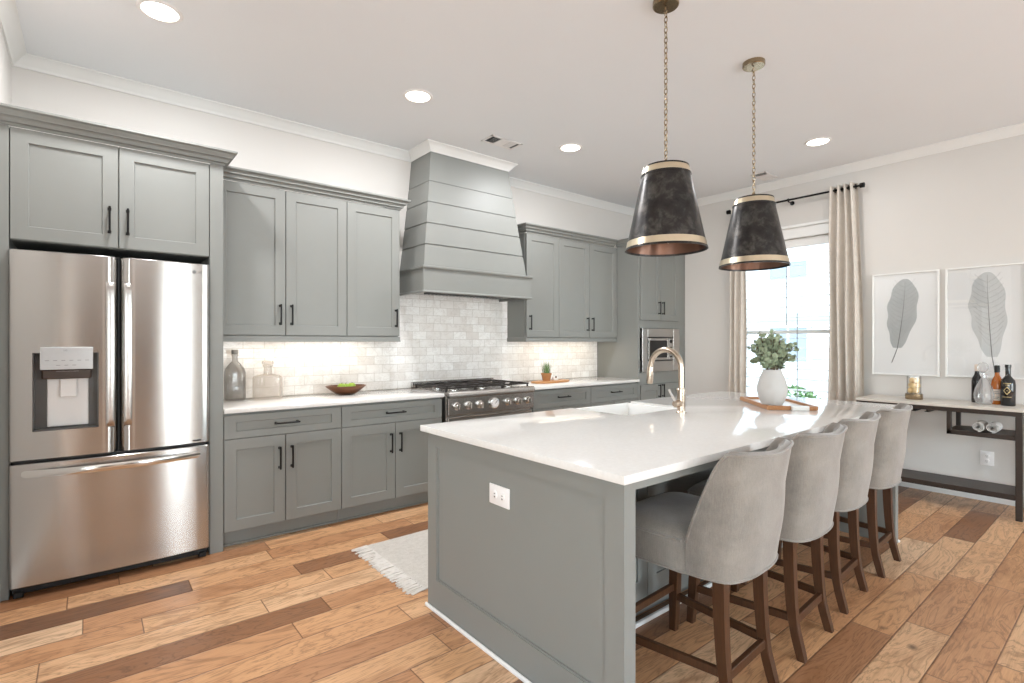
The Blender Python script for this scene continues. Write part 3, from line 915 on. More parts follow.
def on_panel(px_, pz_):
    return Matrix.Translation((px_, FY - .0045, pz_)) @ Matrix.Rotation(R(90), 4, 'X')
text_mesh(b, 'LG', .013, on_panel(-.100, 1.300))
obj('logo', b, M['inkline'], dp)
for px_, pz_ in [(-.175 + k * .033, 1.246) for k in range(6)] + [(-.13 + k * .033, 1.220) for k in range(3)]:
    obj('icon', B().box(px_ - .008, px_ + .008, FY - .0046, FY - .0039, pz_ - .0012, pz_ + .0012), M['inkline'], dp)
b = B()
b.lathe([(.011, 0), (.011, .0012)], (.500, front_y(.5) - .001, 1.775), 20, axis='Y')
text_mesh(b, 'LG', .020, Matrix.Translation((.530, front_y(.53) - .0006, 1.775)) @ Matrix.Rotation(R(90), 4, 'X'))
obj('badge', b, M['inkline'], dr)
obj('nameplate', B().box(.478, .535, front_y(.51) - .0015, front_y(.51) + .001, .736, .744, .0004), M['blackpl'], dr)

# ------------------------------------------------------------------ range
t = empty('range', (2.807, 4.05, 0), 'stainless gas range with six front knobs and cast-iron grates', 'stove')
rx0, rx1 = 2.335, 3.285
obj('body', B().box(rx0, rx1, 3.76, YW - .016, .10, .895, .003), M['steel_h'], t)
obj('toe_kick', B().box(rx0 + .02, rx1 - .02, 3.84, 3.86, 0, .10), M['blackpl'], t)
obj('cooktop', B().box(rx0, rx1, 3.74, YW - .016, .895, .918, .003), M['steel_h'], t)
obj('bullnose', B().sweep([(rx0, 3.745), (rx1, 3.745)], [(0, .872), (.030, .872), (.040, .878), (.042, .905), (.036, .918), (.020, .926), (0, .926)]), M['steel_h'], t, ang=50)
obj('back_guard', B().box(rx0, rx1, YW - .05, YW - .014, .918, .972, .004), M['steel_h'], t)
cp = obj('control_panel', B().hexa([(rx0, 3.720, .725), (rx1, 3.720, .725), (rx1, 3.76, .725), (rx0, 3.76, .725)], [(rx0, 3.720, .872), (rx1, 3.720, .872), (rx1, 3.76, .872), (rx0, 3.76, .872)], .003), M['steel_h'], t)
for k, x in enumerate((2.415, 2.535, 2.655, 2.965, 3.085, 3.205)):
    c = (x, 3.722, .800)
    kb = obj('knob', B().lathe([(.034, 0), (.034, -.006), (.027, -.008), (.026, -.038), (.022, -.044), (0.0005, -.044)], c, 24, axis='Y'), M['chrome'], cp)
    obj('grip', B().box(x - .006, x + .006, 3.665, 3.68, .777, .823, .003), M['chrome'], kb)
dial = obj('clock_dial', B().lathe([(.050, 0), (.050, -.018), (.044, -.022), (.0005, -.022)], (2.810, 3.722, .800), 32, axis='Y'), M['chrome'], cp)
b = B()
b.lathe([(.041, 0), (.041, -.0015), (.0005, -.0015)], (2.810, 3.6995, .800), 32, axis='Y')
obj('dial_face', b, M['white_pl'], dial)
b = B()
for k in range(12):
    a = k * PI / 6
    x, z = 2.810 + .034 * math.sin(a), .8 + .034 * math.cos(a)
    b.box(x - .0025, x + .0025, 3.6965, 3.698, z - .0025, z + .0025)
b.hexa([(2.806, 3.6965, .797), (2.812, 3.6965, .797), (2.812, 3.698, .797), (2.806, 3.698, .797)], [(2.834, 3.6965, .826), (2.837, 3.6965, .824), (2.837, 3.698, .824), (2.834, 3.698, .826)])
obj('dial_hands', b, M['blackpl'], dial)
dr_ = obj('oven_door', B().box(rx0 + .006, rx1 - .006, 3.735, 3.762, .16, .70, .004), M['steel_h'], t)
obj('window', B().box(rx0 + .14, rx1 - .14, 3.732, 3.737, .27, .56, .001), M['oven_glass'], dr_)
b = B().tube([(rx0 + .05, 3.69, .655), (rx1 - .05, 3.69, .655)], .013, 12)
for x in (rx0 + .09, rx1 - .09): b.tube([(x, 3.69, .655), (x, 3.737, .655)], .009, 8)
obj('handle', b, M['chrome'], dr_)
for k in range(3):
    x0 = rx0 + .02 + k * .307; x1 = x0 + .296; xm = (x0 + x1) / 2
    b = B()
    zt_ = .957; hh = .014
    for x in (x0, x1): b.box(x - .006, x + .006, 3.775, 4.325, zt_ - hh, zt_, .002)
    for y in (3.781, 4.05, 4.319): b.box(x0, x1, y - .006, y + .006, zt_ - hh, zt_, .002)
    for yc in (3.915, 4.185):
        b.box(xm - .10, xm - .035, yc - .005, yc + .005, zt_ - hh, zt_ + .004, .002); b.box(xm + .035, xm + .10, yc - .005, yc + .005, zt_ - hh, zt_ + .004, .002)
        b.box(x0, xm - .10, yc - .005, yc + .005, zt_ - hh, zt_, .002); b.box(xm + .10, x1, yc - .005, yc + .005, zt_ - hh, zt_, .002)
        b.box(xm - .005, xm + .005, yc - .13, yc - .035, zt_ - hh, zt_, .002); b.box(xm - .005, xm + .005, yc + .035, yc + .13, zt_ - hh, zt_, .002)
    for x in (x0, x1):
        for y in (3.79, 4.31): b.box(x - .007, x + .007, y - .007, y + .007, .918, zt_ - hh, .001)
    obj('grate', b, M['iron'], t)
    for yc in (3.915, 4.185):
        bu = obj('burner', B().lathe([(.052, 0), (.052, .010), (.040, .016), (.0005, .016)], (xm, yc, .918), 24), M['chrome'], t)
        obj('burner_cap', B().lathe([(.036, 0), (.036, .006), (.030, .010), (.0005, .010)], (xm, yc, .934), 24), M['iron'], bu)

# ------------------------------------------------------------------ island
IX0, IX1, IY0, IY1 = 1.312, 4.24, 1.054, 2.36
SX0, SX1, SY0 = 2.41, 3.01, 1.905          # sink notch
t = empty('kitchen_island', (2.77, 1.85, 0), 'large grey kitchen island with panelled end and open seating side', 'island')
def end_panel_w(b, xo, xi, s_):
    """end wall of the island with a recessed field; outer face at xo, recess towards xi"""
    y0, y1, z0, z1 = 1.078, 2.334, 0.0, .890
    a0, a1, c0, c1 = 1.160, 2.252, .156, .824
    rec = .012
    lo, hi = sorted((xo, xi))
    b.box(lo, hi, y0, a0, z0, z1); b.box(lo, hi, a1, y1, z0, z1)
    b.box(lo, hi, a0, a1, z0, c0); b.box(lo, hi, a0, a1, c1, z1)
    p0, p1 = sorted((xo + s_ * rec, xi))
    b.box(p0, p1, a0, a1, c0, c1)
    # thin bead round the field
    q0, q1 = sorted((xo + s_ * .004, xo + s_ * rec))
    for (u0, u1, v0, v1) in ((a0, a0 + .006, c0, c1), (a1 - .006, a1, c0, c1), (a0 + .006, a1 - .006, c0, c0 + .006), (a0 + .006, a1 - .006, c1 - .006, c1)):
        b.box(q0, q1, u0, u1, v0, v1)
b = B(); end_panel_w(b, 1.342, 1.400, 1)
obj('end_panel', b, M['cab'], t, smooth=False)
b = B(); end_panel_w(b, 4.204, 4.146, -1)
obj('end_panel', b, M['cab'], t, smooth=False)
obj('body', B().box(1.401, SX0 - .012, 1.545, 2.316, .10, .883).box(SX1 + .012, 4.145, 1.545, 2.316, .10, .883).box(SX0 - .012, SX1 + .012, 1.545, SY0 - .012, .10, .883).box(SX0 - .012, SX1 + .012, SY0 - .012, 2.316, .10, .60).box(1.401, 4.145, 1.60, 2.26, 0, .10), M['cab'], t, smooth=False)
b = B()
for k in range(4):
    x0 = 1.405 + k * .685; x1 = x0 + .68
    for (u0, u1, v0, v1) in ((x0, x0 + .07, .12, .85), (x1 - .07, x1, .12, .85), (x0 + .07, x1 - .07, .12, .21), (x0 + .07, x1 - .07, .78, .85)):
        b.box(u0, u1, 1.537, 1.546, v0, v1)
obj('back_panel', b, M['cab'], t, smooth=False)
obj('apron', B().box(1.4005, 4.1455, 1.080, 1.105, .855, .890, .0015), M['cab'], t)
b = B().box(1.400, 4.146, 1.527, 1.546, 0, .022, .004)
b.box(1.327, 1.342, 1.070, 2.344, 0, .020, .005); b.box(4.204, 4.219, 1.070, 2.344, 0, .020, .005)
obj('shoe_moulding', b, M['trim'], t)
ds = [(1.405, 1.905), (1.905, 2.40), (3.02, 3.58), (3.58, 4.14)]
for x0, x1 in ds + [(2.41, 2.71), (2.71, 3.01)]:
    z1 = .87 if not (2.4 < x0 < 3.0) else .585
    b = B().box(x0 + .002, x1 - .002, 2.316, 2.336, .114, z1, .002)
    f = .06
    for (u0, u1, v0, v1) in ((x0 + .002, x0 + f, .114, z1), (x1 - f, x1 - .002, .114, z1), (x0 + f, x1 - f, .114, .114 + f), (x0 + f, x1 - f, z1 - f, z1)):
        b.box(u0, u1, 2.335, 2.344, v0, v1, .001)
    obj('door', b, M['cab'], t)
poly = [(IX0, IY0), (IX1, IY0), (IX1, IY1), (SX1, IY1), (SX1, SY0), (SX0, SY0), (SX0, IY1), (IX0, IY1)]
obj('island_countertop', B().prism(poly, .8905, .921, .003), M['quartz'], label='thick white quartz slab on the kitchen island', cat='countertop', ang=30)
# apron-front sink
b = B()
sx0, sx1, sy0, sy1, sz0, sz1 = SX0 + .002, SX1 - .002, SY0 + .002, 2.395, .62, .910
tk = .022
b.box(sx0, sx0 + tk, sy0, sy1, sz0, sz1, .006, 2); b.box(sx1 - tk, sx1, sy0, sy1, sz0, sz1, .006, 2)
b.box(sx0 + tk * .6, sx1 - tk * .6, sy0, sy0 + tk, sz0, sz1, .006, 2); b.box(sx0 + tk * .6, sx1 - tk * .6, sy1 - tk * 1.3, sy1, sz0, sz1, .006, 2)
b.box(sx0 + .01, sx1 - .01, sy0 + .01, sy1 - .01, sz0, sz0 + .02, .004)
sk = obj('sink', b, M['ceramic'], label='white fireclay apron sink set into the far side of the island', cat='sink')
obj('drain', B().lathe([(.045, 0), (.045, .003), (.03, .002), (.0005, .001)], ((sx0 + sx1) / 2, 2.15, sz0 + .02), 24), M['chrome'], sk)
# outlet on island end
def outlet(name, loc, horizontal, face, label):
    """face: '-X' ; plate w x h"""
    w_, h_ = (.137, .085) if horizontal else (.088, .118)
    t = empty(name, loc, label, 'outlet')
    x, y, z = loc
    zc = z + h_ / 2
    p = obj('plate', B().box(x - .007, x, y - w_ / 2, y + w_ / 2, z, z + h_, .003, 2), M['white_pl'], t)
    for k in (-1, 1):
        yy, zz = (y + k * .026, zc) if horizontal else (y, zc + k * .022)
        q = obj('socket', B().lathe([(.0165, 0), (.0165, -.003), (.015, -.004), (.0005, -.004)], (x - .006, yy, zz), 20, axis='X'), M['white_pl'], p)
        b = B()
        for s2 in (-1, 1):
            if horizontal: b.box(x - .0106, x - .0098, yy - .004, yy + .005, zz + s2 * .006 - .0013, zz + s2 * .006 + .0013)
            else: b.box(x - .0106, x - .0098, yy + s2 * .006 - .0013, yy + s2 * .006 + .0013, zz - .003, zz + .006)
        b.box(x - .0106, x - .0098, yy - .0022, yy + .0022, zz - .011, zz - .007)
        obj('slots', b, M['blackpl'], q)
    return t
outlet('electrical_outlet', (1.3535, 1.748, .650), True, '-X', 'white horizontal double outlet on the island end panel')
outlet('electrical_outlet', (XR, .888, .302), False, '-X', 'white wall outlet under the console shelf')

# faucet
fxx, fyy = 2.755, 1.785
t = empty('kitchen_faucet', (fxx, fyy, .9215), 'tall champagne bronze gooseneck faucet behind the island sink', 'faucet')
obj('base', B().lathe([(.030, 0), (.030, .006), (.0235, .010), (.0235, .125), (.026, .127), (.026, .142), (.0205, .146), (.0005, .146)], (fxx, fyy, .9215), 28), M['nickel'], t)
pts = [(fxx, fyy, 1.05), (fxx, fyy, 1.12), (fxx, fyy, 1.19)]
for k in range(1, 15):
    a = PI * k / 15.0 * 1.0
    pts.append((fxx, fyy + .108 - .108 * math.cos(a), 1.19 + .108 * math.sin(a)))
pts.append((fxx, fyy + .219, 1.175))
obj('spout', B().tube(pts, .0175, 16), M['nickel'], t)
obj('spray_head', B().tube([(fxx, fyy + .219, 1.188), (fxx, fyy + .221, 1.165), (fxx, fyy + .226, 1.09), (fxx, fyy + .2265, 1.082)], [.0195, .0215, .0205, .017], 16), M['nickel'], t)
hb = obj('handle_hub', B().lathe([(.0005, -.055), (.019, -.055), (.021, -.05), (.021, 0), (.0005, 0)], (fxx - .01, fyy, .978), 20, axis='X'), M['nickel'], t)
obj('lever', B().tube([(fxx - .052, fyy, .985), (fxx - .085, fyy + .015, 1.04), (fxx - .097, fyy + .02, 1.065)], [.008, .0065, .007], 10), M['chrome'], hb)

# ------------------------------------------------------------------ bar stools
def make_stool():
    t = empty('bar_stool', (0, 0, 0))
    ctl = [(-.240, .125, 0), (-.233, .055, 0), (-.202, -.020, 0), (-.11, -.053, 0), (0, -.060, 0), (.11, -.053, 0), (.202, -.020, 0), (.233, .055, 0), (.240, .125, 0)]
    P = catmull(ctl, 7)
    n = len(P)
    cum = [0]
    for a, c in zip(P, P[1:]): cum.append(cum[-1] + (c - a).length)
    tot = cum[-1]
    nrm = []
    for i in range(n):
        d = (P[min(i + 1, n - 1)] - P[max(i - 1, 0)]).normalized()
        nrm.append(Vector((d.y, -d.x, 0)))      # outward
    z0 = .505
    def top(i):
        w_ = min(cum[i], tot - cum[i])
        k = min(1, w_ / .105)
        k = 1 - (1 - k) ** 1.9
        return .622 + .335 * k - .014 * math.exp(-((cum[i] - tot / 2) / .12) ** 2)
    NJ = 12
    out, inn = [], []
    for i in range(n):
        w_ = min(cum[i], tot - cum[i]); zt_ = top(i)
        ro, ri = [], []
        for j in range(NJ + 1):
            f = j / NJ
            z = z0 + (zt_ - z0) * f
            hgt = max(0, (z - .56) / .42)
            lean = -.06 * hgt ** 1.2
            belly = .012 * math.sin(PI * min(1, (z - z0) / .3)) - .004
            p = P[i] + nrm[i] * belly
            ro.append((p.x * (1 + .03 * hgt), p.y + lean, z))
            th = .05
            q = P[i] - nrm[i] * th
            ri.append((q.x * (1 + .03 * hgt), q.y + lean, z - (.010 if j == NJ else 0)))
        out.append(ro); inn.append(ri)
    b = B()
    vo = [[b.bm.verts.new(p) for p in r] for r in out]; vi = [[b.bm.verts.new(p) for p in r] for r in inn]
    # rounded top edge: an extra ring between outer and inner
    vt = []
    for i in range(n):
        a, c = Vector(out[i][-1]), Vector(inn[i][-1])
        vt.append(b.bm.verts.new((a + c) / 2 + Vector((0, 0, .016))))
    F = b.bm.faces.new
    for i in range(n - 1):
        for j in range(NJ):
            F((vo[i][j], vo[i + 1][j], vo[i + 1][j + 1], vo[i][j + 1]))
            F((vi[i][j], vi[i][j + 1], vi[i + 1][j + 1], vi[i + 1][j]))
        F((vo[i][NJ], vo[i + 1][NJ], vt[i + 1], vt[i])); F((vt[i], vt[i + 1], vi[i + 1][NJ], vi[i][NJ]))
        F((vo[i][0], vi[i][0], vi[i + 1][0], vo[i + 1][0]))
    for i in (0, n - 1):
        for j in range(NJ): F((vo[i][j], vo[i][j + 1], vi[i][j + 1], vi[i][j]))
        F((vo[i][NJ], vt[i], vi[i][NJ]))
    bk = obj('backrest', b, M['stoolfab'], t, ang=60)
    pth = [Vector(r[-1]) + Vector((0, 0, .002)) for r in out]
    obj('piping', B().tube([tuple(p) for p in pth], .0055, 6), M['stoolfab'], bk)
    # seat with hanging skirt
    front = [(.248, .40), (.240, .452), (.205, .478), (.10, .488), (0, .490), (-.10, .488), (-.205, .478), (-.240, .452), (-.248, .40)]
    back = [(p - nm * .03) for p, nm in zip(P, nrm)]
    outline = [Vector((x, y, 0)) for x, y in front]
    outline = catmull([tuple(v) for v in outline], 3)
    lft = [Vector((-.246, .30, 0)), Vector((-.244, .21, 0)), Vector((-.2425, .14, 0))]
    rgt = [Vector((.2425, .14, 0)), Vector((.244, .21, 0)), Vector((.246, .30, 0))]
    ol = outline + lft + back[2:-2] + rgt
    cx = Vector((0, .2, 0))
    rows = []
    for z, s2 in ((.507, 1.0), (.57, 1.004), (.616, 1.0), (.632, .985), (.646, .94), (.660, .80), (.668, .5), (.670, .12)):
        rows.append([((p.x - cx.x) * s2 + cx.x, (p.y - cx.y) * s2 + cx.y, z) for p in ol])
    b = B(); b.rings(rows)
    st = obj('seat', b, M['stoolfab'], t, ang=60)
    ed = [((p.x) * 1.0, (p.y - .2) * 1.0 + .2, .622) for p in rgt[::-1] and (lft[::-1] + outline[::-1] + rgt[::-1])]
    obj('piping', B().tube([(x * 1.004, y, z) for x, y, z in ed], .0055, 6), M['stoolfab'], st)
    hem = [(p.x * 1.003, p.y, .509) for p in (outline + lft)] + [(r[0][0], r[0][1] - .001, .509) for r in out] + [(p.x * 1.003, p.y, .509) for p in rgt]
    obj('hem', B().tube(hem, .005, 6, closed=True), M['stoolfab'], st)
    def leg(pts):
        b = B()
        rows = []
        for x, y, z, h in pts:
            rows.append([(x - h, y - h, z), (x + h, y - h, z), (x + h, y + h, z), (x - h, y + h, z)])
        b.rings(rows)
        ed = [e for e in b.bm.edges if abs(e.verts[0].co.z - e.verts[1].co.z) > .02]
        bmesh.ops.bevel(b.bm, geom=ed, offset=.003, segments=1, affect='EDGES')
        return b
    for s2 in (-1, 1):
        c = catmull([(s2 * .165, .030, .50), (s2 * .165, .026, .33), (s2 * .167, .012, .15), (s2 * .170, -.022, 0.0)], 5)
        obj('leg', leg([(p.x, p.y, p.z, .0165 + .0055 * p.z / .5) for p in c]), M['stoolwood'], t)
    for s2 in (-1, 1):
        obj('leg', leg([(s2 * .205, .42, .50, .022), (s2 * .222, .44, .2, .020), (s2 * .232, .452, 0.0, .0165)]), M['stoolwood'], t)
    zs = .165
    for s2 in (-1, 1):
        a, c = Vector((s2 * .167, .016, zs)), Vector((s2 * .224, .44, zs))
        u = (c - a).normalized(); v = Vector((u.y, -u.x, 0)) * .010
        obj('stretcher', B().hexa([tuple(a - v + Vector((0, 0, -.016))), tuple(a + v + Vector((0, 0, -.016))), tuple(c + v + Vector((0, 0, -.016))), tuple(c - v + Vector((0, 0, -.016)))],
            [tuple(a - v + Vector((0, 0, .016))), tuple(a + v + Vector((0, 0, .016))), tuple(c + v + Vector((0, 0, .016))), tuple(c - v + Vector((0, 0, .016)))], .002), M['stoolwood'], t)
    obj('stretcher', B().box(-.150, .150, .002, .024, zs - .03, zs + .006, .002), M['stoolwood'], t)
    obj('stretcher', B().box(-.207, .207, .432, .452, zs + .03, zs + .062, .002), M['stoolwood'], t)
    return t
stool = make_stool()
labs = ['taupe slipcovered bar stool nearest the camera, at the outlet end of the island',
        'second taupe bar stool from the outlet end of the island',
        'third taupe bar stool from the outlet end of the island, beside the end one',
        'taupe bar stool at the far end of the island, nearest the console table']
for k, (x, y, a) in enumerate(((1.920, .955, 3), (2.505, .965, 3), (3.085, 1.0, 3), (3.695, 1.010, 2))):
    o = stool if k == 0 else copy_tree(stool)
    o.location = (x, y, 0); o.rotation_euler = (0, 0, R(a))
    tag(o, labs[k], 'stool', 'bar stools along the island')

# ------------------------------------------------------------------ pendants
def make_pendant():
    t = empty('pendant_lamp', (0, 0, 0))
    Z0, Z1 = 1.822, 2.245
    cn = obj('canopy', B().lathe([(.0005, 3.080), (.062, 3.080), (.066, 3.084), (.066, ZC), (.0005, ZC)], (0, 0, 0), 32), M['brass_old'], t)
    obj('hook', B().tube([(0, .0, 3.075), (0, .012, 3.06), (0, 0, 3.045), (0, -.010, 3.055)], .004, 8), M['brass_old'], cn)
    ch = B()
    z = 3.055; k = 0
    while z > 2.30:
        ring = []
        for i in range(12):
            a = 2 * PI * i / 12
            u, v = .0085 * math.cos(a), .017 * math.sin(a)
            ring.append((u, 0, z - .017 + v) if k % 2 == 0 else (0, u, z - .017 + v))
        ch.tube(ring, .0026, 6, closed=True)
        z -= .0265; k += 1
    obj('chain', ch, M['brass_old'], t)
    rb, rt = .2030, .1130
    def rad(z, o=0.0): return rb + (rt - rb) * (z - Z0) / (Z1 - Z0) + o
    sh = B()
    sh.lathe([(rb, Z0), (rt, Z1)], (0, 0, 0), 48, False, False)
    o = obj('lamp_shade', sh, M['shade'], t)
    obj('lining', B().lathe([(rad(Z0, -.001), Z0 + .001), (rad(Z1, -.0015), Z1 - .004), (rt - .003, Z1 - .004), (.010, Z1 - .004)], (0, 0, 0), 48, False, False), M['copper'], o)
    for za, zb_, lab in ((Z0 + .008, Z0 + .042, 'pale brass band near the bottom rim'), (Z1 - .036, Z1 - .006, 'pale brass band near the top rim')):
        obj('band', B().lathe([(rad(za), za), (rad(za, .002), za), (rad(zb_, .002), zb_), (rad(zb_), zb_), (rad(za), za)], (0, 0, 0), 48, False, False), M['brass'], o, label=lab)
    for za, zb_ in ((Z0 - .003, Z0 + .0078), (Z1 - .0058, Z1 + .002)):
        obj('rim', B().lathe([(rad(za, -.002), za), (rad(za, .003), za), (rad(zb_, .003), zb_), (rad(zb_, -.002), zb_), (rad(za, -.002), za)], (0, 0, 0), 48, False, False), M['shade'], o)
    for zc_ in (Z1 - .044,):
        obj('rim', B().lathe([(rad(zc_), zc_), (rad(zc_, .004), zc_), (rad(zc_, .004), zc_ + .006), (rad(zc_), zc_ + .006), (rad(zc_), zc_)], (0, 0, 0), 48, False, False), M['shade'], o)
    tp = B()
    for a in (0, PI / 2):
        c_, s2 = math.cos(a), math.sin(a)
        tp.tube([(-.115 * c_, -.115 * s2, Z1 - .004), (.115 * c_, .115 * s2, Z1 - .004)], .004, 6)
    tp.lathe([(.0005, Z1 - .02), (.018, Z1 - .02), (.018, Z1 + .015), (.006, Z1 + .045), (.0005, Z1 + .046)], (0, 0, 0), 16)
    obj('spider_frame', tp, M['brass_old'], o)
    sk = B().tube([(0, 0, Z1 - .02), (0, 0, Z0 + .20)], .008, 8)
    for k in range(3):
        a = 2 * PI * k / 3 + .4
        c_, s2 = math.cos(a), math.sin(a)
        sk.tube([(0, 0, Z0 + .20), (.05 * c_, .05 * s2, Z0 + .17), (.06 * c_, .06 * s2, Z0 + .11)], .008, 8)
    obj('socket_cluster', sk, M['black'], t)
    for k in range(3):
        a = 2 * PI * k / 3 + .4
        obj('bulb', B().ball((.06 * math.cos(a), .06 * math.sin(a), Z0 + .078), .028, 14, (.9, .9, 1.25)), M['bulb'], t)
    return t
pend = make_pendant()
pend.location = (2.315, 1.59, 0)
tag(pend, 'dark metal cone pendant lamp on chain over the sink end of island', 'lamp', 'pendant lamps over the island')
o = copy_tree(pend)
o.location = (3.255, 1.59, 0)
tag(o, 'dark metal cone pendant lamp on chain nearer the window, above the vase', 'lamp', 'pendant lamps over the island')

# ------------------------------------------------------------------ ceiling lights and vents
for k, (x, y, lab) in enumerate(((.292, 3.335, 'lit round recessed ceiling light above the refrigerator'), (1.828, 3.322, 'lit round recessed ceiling light in front of the wall cabinets left of the hood'),
                                 (3.386, 3.331, 'lit round recessed ceiling light just right of the hood and air vent'), (4.974, 1.86, 'lit round recessed ceiling light near the curtain rod'))):
    t = empty('ceiling_light', (x, y, ZC - .012), lab, 'lamp', 'recessed ceiling lights')
    obj('trim_ring', B().lathe([(.083, ZC - .002), (.086, ZC - .007), (.100, ZC - .007), (.106, ZC - .001), (.106, ZC), (.083, ZC)], (x, y, 0), 40, False, False), M['white_pl'], t)
    obj('lens', B().lathe([(.0005, ZC - .004), (.084, ZC - .004), (.084, ZC - .001), (.0005, ZC - .001)], (x, y, 0), 40), M['lens'], t)
    lamp('ceiling_glow', 'AREA', (x, y, ZC - .009), (0, 0, 0), 16 if k < 3 else 4, (.97, .98, 1), shape='DISK', size=.15)
for x, y, lab, w_, d_ in ((2.824, 3.62, 'white ceiling air vent in front of the range hood', .34, .17), (5.56, 2.60, 'white ceiling air vent near the window behind the pendant', .30, .16)):
    t = empty('air_vent', (x, y, ZC - .012), lab, 'vent')
    b = B()
    b.box(x - w_ / 2, x + w_ / 2, y - d_ / 2, y - d_ / 2 + .022, ZC - .008, ZC - .0005, .002); b.box(x - w_ / 2, x + w_ / 2, y + d_ / 2 - .022, y + d_ / 2, ZC - .008, ZC - .0005, .002)
    b.box(x - w_ / 2, x - w_ / 2 + .022, y - d_ / 2, y + d_ / 2, ZC - .008, ZC - .0005, .002); b.box(x + w_ / 2 - .022, x + w_ / 2, y - d_ / 2, y + d_ / 2, ZC - .008, ZC - .0005, .002)
    b.box(x - .05, x + .05, y - d_ / 2, y + d_ / 2, ZC - .007, ZC - .0005, .002)
    obj('frame', b, M['white_pl'], t)
    obj('duct', B().box(x - w_ / 2 + .02, x + w_ / 2 - .02, y - d_ / 2 + .02, y + d_ / 2 - .02, ZC - .003, ZC - .0005), M['blackpl'], t)
    b = B()
    for k in range(5):
        for s2 in (-1, 1):
            xx = x + s2 * (.062 + k * .014)
            b.hexa([(xx, y - d_ / 2 + .02, ZC - .008), (xx + .0015, y - d_ / 2 + .02, ZC - .008), (xx + .0015, y + d_ / 2 - .02, ZC - .008), (xx, y + d_ / 2 - .02, ZC - .008)],
                   [(xx - s2 * .006, y - d_ / 2 + .02, ZC - .003), (xx - s2 * .006 + .0015, y - d_ / 2 + .02, ZC - .003), (xx - s2 * .006 + .0015, y + d_ / 2 - .02, ZC - .003), (xx - s2 * .006, y + d_ / 2 - .02, ZC - .003)])
    obj('louvers', b, M['white_pl'], t)

# ------------------------------------------------------------------ things on the back counters
def bottle_rect(b, cx, cy, z, hw, hd, prof, n=6):
    """rounded-rectangle section bottle; prof: (scale of half width, scale of half depth, z, roundness 0..1)"""
    rows = []
    for sw, sd, zz, rd in prof:
        q = []
        for k in range(32):
            a = 2 * PI * (k + .5) / 32
            c_, s2 = math.cos(a), math.sin(a)
            e = 2 / (2 + (1 - rd) * 5)
            q.append((cx + hw * sw * math.copysign(abs(c_) ** e, c_), cy + hd * sd * math.copysign(abs(s2) ** e, s2), z + zz))
        rows.append(q)
    b.rings(rows)
    return b
t = empty('glass_jug', (.838, 4.295, .915), 'tall smoky grey glass jug with stopper beside the refrigerator panel', 'bottle')
obj('body', bottle_rect(B(), .838, 4.295, .915, .066, .058, [(.92, .92, 0, .3), (1, 1, .01, .3), (1, 1, .205, .3), (.9, .9, .232, .4), (.55, .6, .268, .8), (.30, .34, .288, 1), (.27, .31, .325, 1), (.34, .39, .330, 1), (.34, .39, .338, 1)]), M['jug_grey'], t)
obj('stopper', B().lathe([(.0165, 1.254), (.023, 1.258), (.023, 1.284), (.019, 1.289), (.0005, 1.289)], (.838, 4.295, 0), 20), M['inkline'], t)
t = empty('glass_jug', (1.05, 4.235, .915), 'squat clear milky glass jug standing right of the grey jug', 'bottle')
obj('body', bottle_rect(B(), 1.05, 4.235, .915, .098, .06, [(.95, .92, 0, .1), (1, 1, .01, .1), (1, 1, .155, .1), (.95, .95, .172, .15), (.6, .7, .182, .4), (.30, .48, .190, 1), (.27, .44, .24, 1), (.36, .58, .246, 1), (.36, .58, .258, 1)]), M['jug_clear'], t)
obj('stopper', B().lathe([(.022, 1.1735), (.039, 1.177), (.041, 1.196), (.036, 1.203), (.0005, 1.203)], (1.05, 4.235, 0), 20), M['jug_clear'], t)
# bowl with apples
bx, by = 1.645, 4.20
t = obj('fruit_bowl', B().lathe([(.0005, .9145), (.055, .9145), (.075, .918), (.115, .942), (.150, .968), (.168, .985), (.163, .987), (.145, .972), (.11, .948), (.07, .928), (.0005, .924)], (bx, by, 0), 40, False, False, sx=1.0, sy=.72), M['bowlwood'], label='shallow dark wooden boat-shaped bowl of green apples on the left counter', cat='bowl')
for k, (dx_, dy_, r_, lab) in enumerate(((-.042, -.010, .034, 'green apple at the left of the wooden bowl'), (.000, .012, .036, 'green apple in the middle of the wooden bowl'), (.045, -.006, .034, 'green apple at the right of the wooden bowl'))):
    c = Vector((bx + dx_, by + dy_, .927 + r_ + .004 + abs(dx_) * .2))
    b = B()
    prof = [(.0005, -.82), (.35, -.92), (.7, -.70), (.96, -.2), (1.0, .2), (.85, .65), (.5, .90), (.2, .86), (.0005, .70)]
    b.lathe([(p * r_, q * r_) for p, q in prof], tuple(c), 18, False, False)
    a = obj('apple', b, M['apple'], label=lab, cat='apple', group='apples in the wooden bowl')
    obj('stem', B().tube([tuple(c + Vector((0, 0, r_ * .7))), tuple(c + Vector((.004, 0, r_ * 1.15)))], .0022, 6), M['stem'], a)
